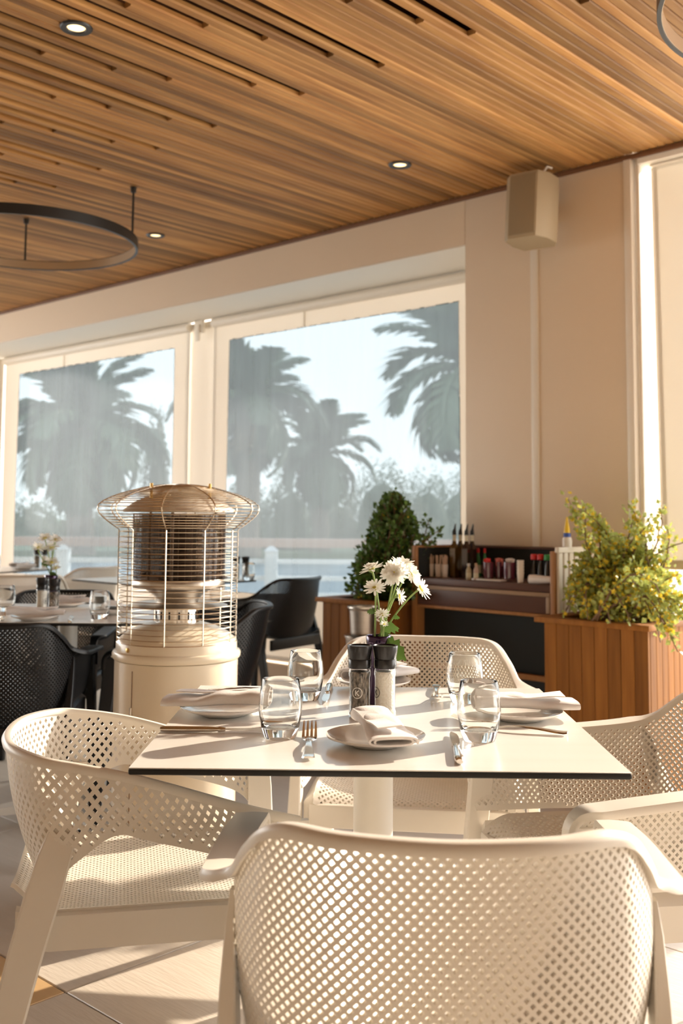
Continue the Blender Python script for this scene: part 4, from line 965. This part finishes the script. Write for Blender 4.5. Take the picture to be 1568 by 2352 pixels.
def flower(base, c, d, r, n, layers, seed, label, group, leaves=()):
    base = Vector(base); c = Vector(c); t = thing('chrysanthemum_stem', label, 'flower', base, 0, group)
    c = c - base; d = Vector(d).normalized(); end = c - d * r * .24
    pts = []
    for k in range(11):
        f = k / 10; p0 = Vector((0, 0, 0)); p1 = Vector((end.x * .25, end.y * .25, end.z * .5)); p2 = end - d * .02 if end.z > .05 else end * .8; p3 = end
        pts.append(p0 * (1 - f) ** 3 + p1 * 3 * f * (1 - f) ** 2 + p2 * 3 * f * f * (1 - f) + p3 * f ** 3)
    obj('stem', MB().tube(pts, [.0019] * 10 + [.0024], 7), M['stemg'], t)
    head(t, c, d, r, n, layers, seed)
    for (f, dirv, L) in leaves:
        p = pts[int(f * 10)]; q = Vector(dirv).normalized(); s_ = q.cross(Vector((.2, -1, .1))).normalized(); nn = q.cross(s_); P = []; m = 8
        for k in range(m + 1):
            g_ = k / m; w = L * .30 * math.sin(PI * min(.98, g_ * .94 + .05)) ** .8 * (1 + .28 * (-1) ** k); z = p + q * L * g_ + Vector((0, 0, -.35 * L * g_ * g_))
            P += [z - s_ * w + nn * w * .25, z, z + s_ * w + nn * w * .25]
        obj('leaf', MB().add(P, [(3 * i, 3 * i + 1, 3 * i + 4, 3 * i + 3) for i in range(m)] + [(3 * i + 1, 3 * i + 2, 3 * i + 5, 3 * i + 4) for i in range(m)]), M['leafg'], t, 60, fix=False)
    return t
def make_vase():
    t = thing('bud_vase', 'x', 'vase')
    obj('body', MB().lathe([(.001, .0), (.0235, .0), (.0245, .003), (.0245, .112), (.0250, .118), (.0262, .122), (.0262, .134), (.0250, .136), (.0225, .1355), (.0215, .126), (.0215, .02), (.001, .015)], 40), M['purple'], t, 35)
    return t
tumb, plate, nap, fork, knife, pep, sal, vase = make_tumbler(), make_plate(), make_napkin(), make_fork(), make_knife(), make_grinder('pepper'), make_grinder('salt'), make_vase()
used = set()
def put(src, x, y, z, rz, label, group, cat=None, rx=0.0):
    if src.name in used: o = copy_tree(src)
    else: o = src; used.add(src.name)
    o.location = (x, y, z); o.rotation_euler = (rx, 0, rz); tag(o, label, cat, group); return o
def at(px, py, dz=0.0): p = U(px, py, ZTB); return p.x, p.y, ZTB + dz
G1 = 'tumblers on the set table'
put(tumb, *at(643, 1694), 0, 'clear tumbler at the front left of the set table, beside the fork', G1)
put(tumb, *at(1100, 1700), 0.5, 'clear tumbler at the front right of the set table', G1)
put(tumb, *at(701, 1606), 1, 'clear tumbler at the back left of the set table, near the heater', G1)
put(tumb, *at(1067, 1613), 1.5, 'clear tumbler at the back right, before the far white chair', G1)
G2 = 'white side plates on the set table'
put(plate, *at(862, 1709), 0, 'white side plate at the near edge of the set table', G2)
put(plate, *at(513, 1640), 0, 'white side plate at the left of the set table', G2)
put(plate, *at(1190, 1650), 0, 'white side plate at the right of the set table', G2)
put(plate, *at(858, 1577), 0, 'white side plate at the far side, behind the grinders', G2)
G3 = 'rolled white napkins on the plates'
def toward(p, q): return math.atan2(q[1] - p[1], q[0] - p[0])
x, y, z = at(871, 1711, .0170); a, b = at(838, 1672), at(905, 1748)
put(nap, x, y, z, toward(a, b), 'rolled white napkin lying towards the camera on the near plate', G3)
x, y, z = at(498, 1641, .0170); put(nap, x, y, z, math.radians(176), 'rolled white napkin on the left-hand plate', G3)
x, y, z = at(1203, 1649, .0170); put(nap, x, y, z, math.radians(3), 'rolled white napkin on the right-hand plate, overhanging the table', G3)
x, y, z = at(872, 1575, .0170); put(nap, x, y, z, math.radians(48), 'rolled white napkin on the far plate behind the grinders', G3)
G4 = 'steel forks'; G5 = 'steel knives'
a, b = at(707, 1748), at(711, 1690); put(fork, *a, toward(a, b) - PI / 2, 'steel fork at the near edge, tines pointing away', G4)
a, b = at(1303, 1690), at(1120, 1676); put(fork, *a, toward(a, b) - PI / 2, 'steel fork in front of the right-hand plate', G4)
a, b = at(478, 1590), at(660, 1590); put(fork, *a, toward(a, b) - PI / 2, 'steel fork behind the left-hand plate, tines by the back tumbler', G4)
a, b = at(1000, 1572), at(1003, 1605); a = (a[0] - .003, 2.335, a[2]); put(fork, *a, toward(a, b) - PI / 2, 'steel fork at the far side, tines towards the camera', G4)
a, b = at(1056, 1757), at(1038, 1690); put(knife, *a, toward(a, b) - PI / 2, 'steel knife at the near edge, beside the front right tumbler', G5)
a, b = at(368, 1681), at(600, 1683); put(knife, *a, toward(a, b) - PI / 2, 'steel knife lying sideways in front of the left-hand plate', G5)
a, b = at(1243, 1608), at(1040, 1600); put(knife, *a, toward(a, b) - PI / 2, 'steel knife behind the right-hand plate', G5)
a, b = at(757, 1576), at(750, 1606); a = (a[0], 2.335, a[2]); put(knife, *a, toward(a, b) - PI / 2, 'steel knife at the far side, blade towards the camera', G5)
G6 = 'salt and pepper grinders'
px_, py_, _ = at(825, 1645); put(pep, px_, py_, ZTB, 0, 'pepper grinder with dark contents and a round K emblem, before the purple vase', G6)
sx_, sy_, _ = at(884, 1645); put(sal, sx_, sy_, ZTB, 0, 'white salt grinder with black cap, before the purple vase', G6)
vx, vy, _ = at(869, 1615); put(vase, vx, vy, ZTB, 0, 'dark purple bottle vase behind the grinders on the set table', 'vases')
# chrysanthemums
def fpos(px, py, dy=0.0): return UY_(px, py, vy + dy)
FL = [(853, 1308, -.005, (-.35, -.15, 1), .0275, 26, 3, 'white chrysanthemum seen side-on, highest at the left of the bouquet', ()),
      (905, 1316, -.022, (-.1, -1, .45), .0300, 26, 3, 'largest white chrysanthemum in the middle of the bouquet', ()),
      (925, 1298, .012, (.25, -.35, 1), .0285, 26, 3, 'white chrysanthemum at the very top of the bouquet', ()),
      (943, 1318, .008, (.75, -.5, .5), .0270, 24, 3, 'white chrysanthemum behind the largest bloom, to its right', ()),
      (860, 1352, -.030, (-.15, -.6, .85), .0265, 13, 2, 'white daisy-like bloom with yellow centre at the left of the bouquet', ((.55, (-.7, -.3, .5), .022),)),
      (966, 1352, -.012, (.85, -.45, .55), .0265, 14, 2, 'white bloom at the far right on a leaning stem', ((.45, (.8, -.3, .5), .018),)),
      (917, 1370, -.005, (.9, -.35, .1), .0200, 13, 2, 'small white bloom below the largest, facing right', ((.3, (.3, -.5, -.6), .040),)),
      (877, 1412, -.030, (-.1, -.5, .9), .0175, 13, 2, 'small half-open white bloom low in the bouquet', ((.5, (.8, -.4, .55), .045), (.25, (.7, -.6, .1), .040))),
      (882, 1434, -.032, (.1, -.4, 1), .0105, 12, 2, 'tiny white bud just above the vase mouth', ((.4, (.9, -.5, -.35), .055),))]
for k, (px, py, dy, d, r, n, ly, lb, lv) in enumerate(FL):
    a = 2 * PI * k / len(FL); flower((vx + .009 * math.cos(a), vy + .009 * math.sin(a), ZTB + .10), fpos(px, py, dy), d, r, n, ly, k + 1, lb, 'chrysanthemums in the purple vase', lv)

# ------------------------------------------------------------------ second table, behind the heater
GT = 'second table setting'
x2, y2, _ = at(95, 1408); put(sal, x2, y2, ZTB, 2.2, 'salt grinder with black cap on the second table at left', G6)
x2, y2, _ = at(122, 1412); put(pep, x2, y2, ZTB, .2, 'pepper grinder with black cap on the second table at left', G6)
x3, y3, _ = at(112, 1402); y3 += .02; put(vase, x3, y3, ZTB, 0, 'dark vase with cut flowers on the second table', 'vases')
for k, (px, py, lb, r) in enumerate([(88, 1258, 'pale cream chrysanthemum leaning left on the second table', .030), (103, 1236, 'cream chrysanthemum at the top left of the second table vase', .030), (118, 1258, 'white chrysanthemum in the middle of the second table vase', .034), (127, 1240, 'cream chrysanthemum at the top right of the second table vase', .030), (118, 1292, 'white chrysanthemum low in the second table vase', .032), (128, 1305, 'small pale bloom low on the right of the second table vase', .022)]):
    flower((x3 + .008 * math.cos(k), y3 + .008 * math.sin(k), ZTB + .1), UY_(px, py, y3 - .01), (.2 * math.cos(2 * k), -.4, .9), r, 18, 2, 40 + k, lb, 'chrysanthemums in the second vase', ((.35, (-.6 if k % 2 else .6, -.4, .5), .045),) if k in (1, 4) else ())
put(tumb, *at(228, 1421), 0, 'tumbler on the second table, left of the heater cage', 'tumblers on the second table')
put(tumb, *at(12, 1404), 0, 'tumbler at the left photo edge on the second table', 'tumblers on the second table')
put(plate, *at(80, 1424), 0, 'side plate at the near side of the second table', 'side plates on the second table')
put(nap, *at(82, 1424, .0170), math.radians(10), 'folded napkin on the near plate of the second table', 'napkins on the second table')
put(plate, *at(150, 1393), 0, 'side plate at the far side of the second table', 'side plates on the second table')
put(nap, *at(152, 1393, .0170), math.radians(5), 'folded napkin on the far plate of the second table', 'napkins on the second table')
put(plate, *at(262, 1410), 0, 'side plate at the right of the second table, seen through the cage', 'side plates on the second table')
put(nap, *at(258, 1410, .0170), math.radians(100), 'folded napkin seen through the heater cage', 'napkins on the second table')
a, b = at(5, 1428), at(3, 1405); put(fork, *a, toward(a, b) - PI / 2, 'fork at the left photo edge on the second table', G4)
a, b = at(160, 1432), at(166, 1412); put(knife, *a, toward(a, b) - PI / 2, 'knife at the near edge of the second table', G5)
# ------------------------------------------------------------------ far tables
def place_far(cx, cy, items):
    for src, dx, dy, rz, lb, gp, dz in items: put(src, cx + dx, cy + dy, ZTB + dz, rz, lb, gp)
FG = 'far table settings'
place_far(-.97, 6.05, [(sal, .36, .05, 0, 'salt grinder on the window table right of the heater', G6, 0), (pep, .415, .06, 0, 'pepper grinder on the window table right of the heater', G6, 0), (tumb, .44, .0, 0, 'tumbler at the corner of the window table', 'tumblers on far tables', 0),
                       (plate, .24, -.06, 0, 'plate on the window table right of the heater', 'plates on far tables', 0), (nap, .24, -.06, .6, 'napkin on the window table right of the heater', 'napkins on far tables', .0170),
                       (plate, -.2, .15, 0, 'plate on the window table, seen behind the heater', 'plates on far tables', 0), (nap, -.2, .15, 2.0, 'napkin on the window table, seen behind the heater', 'napkins on far tables', .0170)])
place_far(-2.45, 6.95, [(tumb, .18, -.10, 0, 'tumbler on the far left table', 'tumblers on far tables', 0), (plate, .32, .05, 0, 'plate on the far left table', 'plates on far tables', 0), (nap, .32, .05, 1.2, 'napkin standing out on the far left table', 'napkins on far tables', .0170),
                        (sal, .42, .20, 0, 'salt grinder on the far left table', G6, 0), (pep, .36, .23, 0, 'pepper grinder on the far left table', G6, 0)])
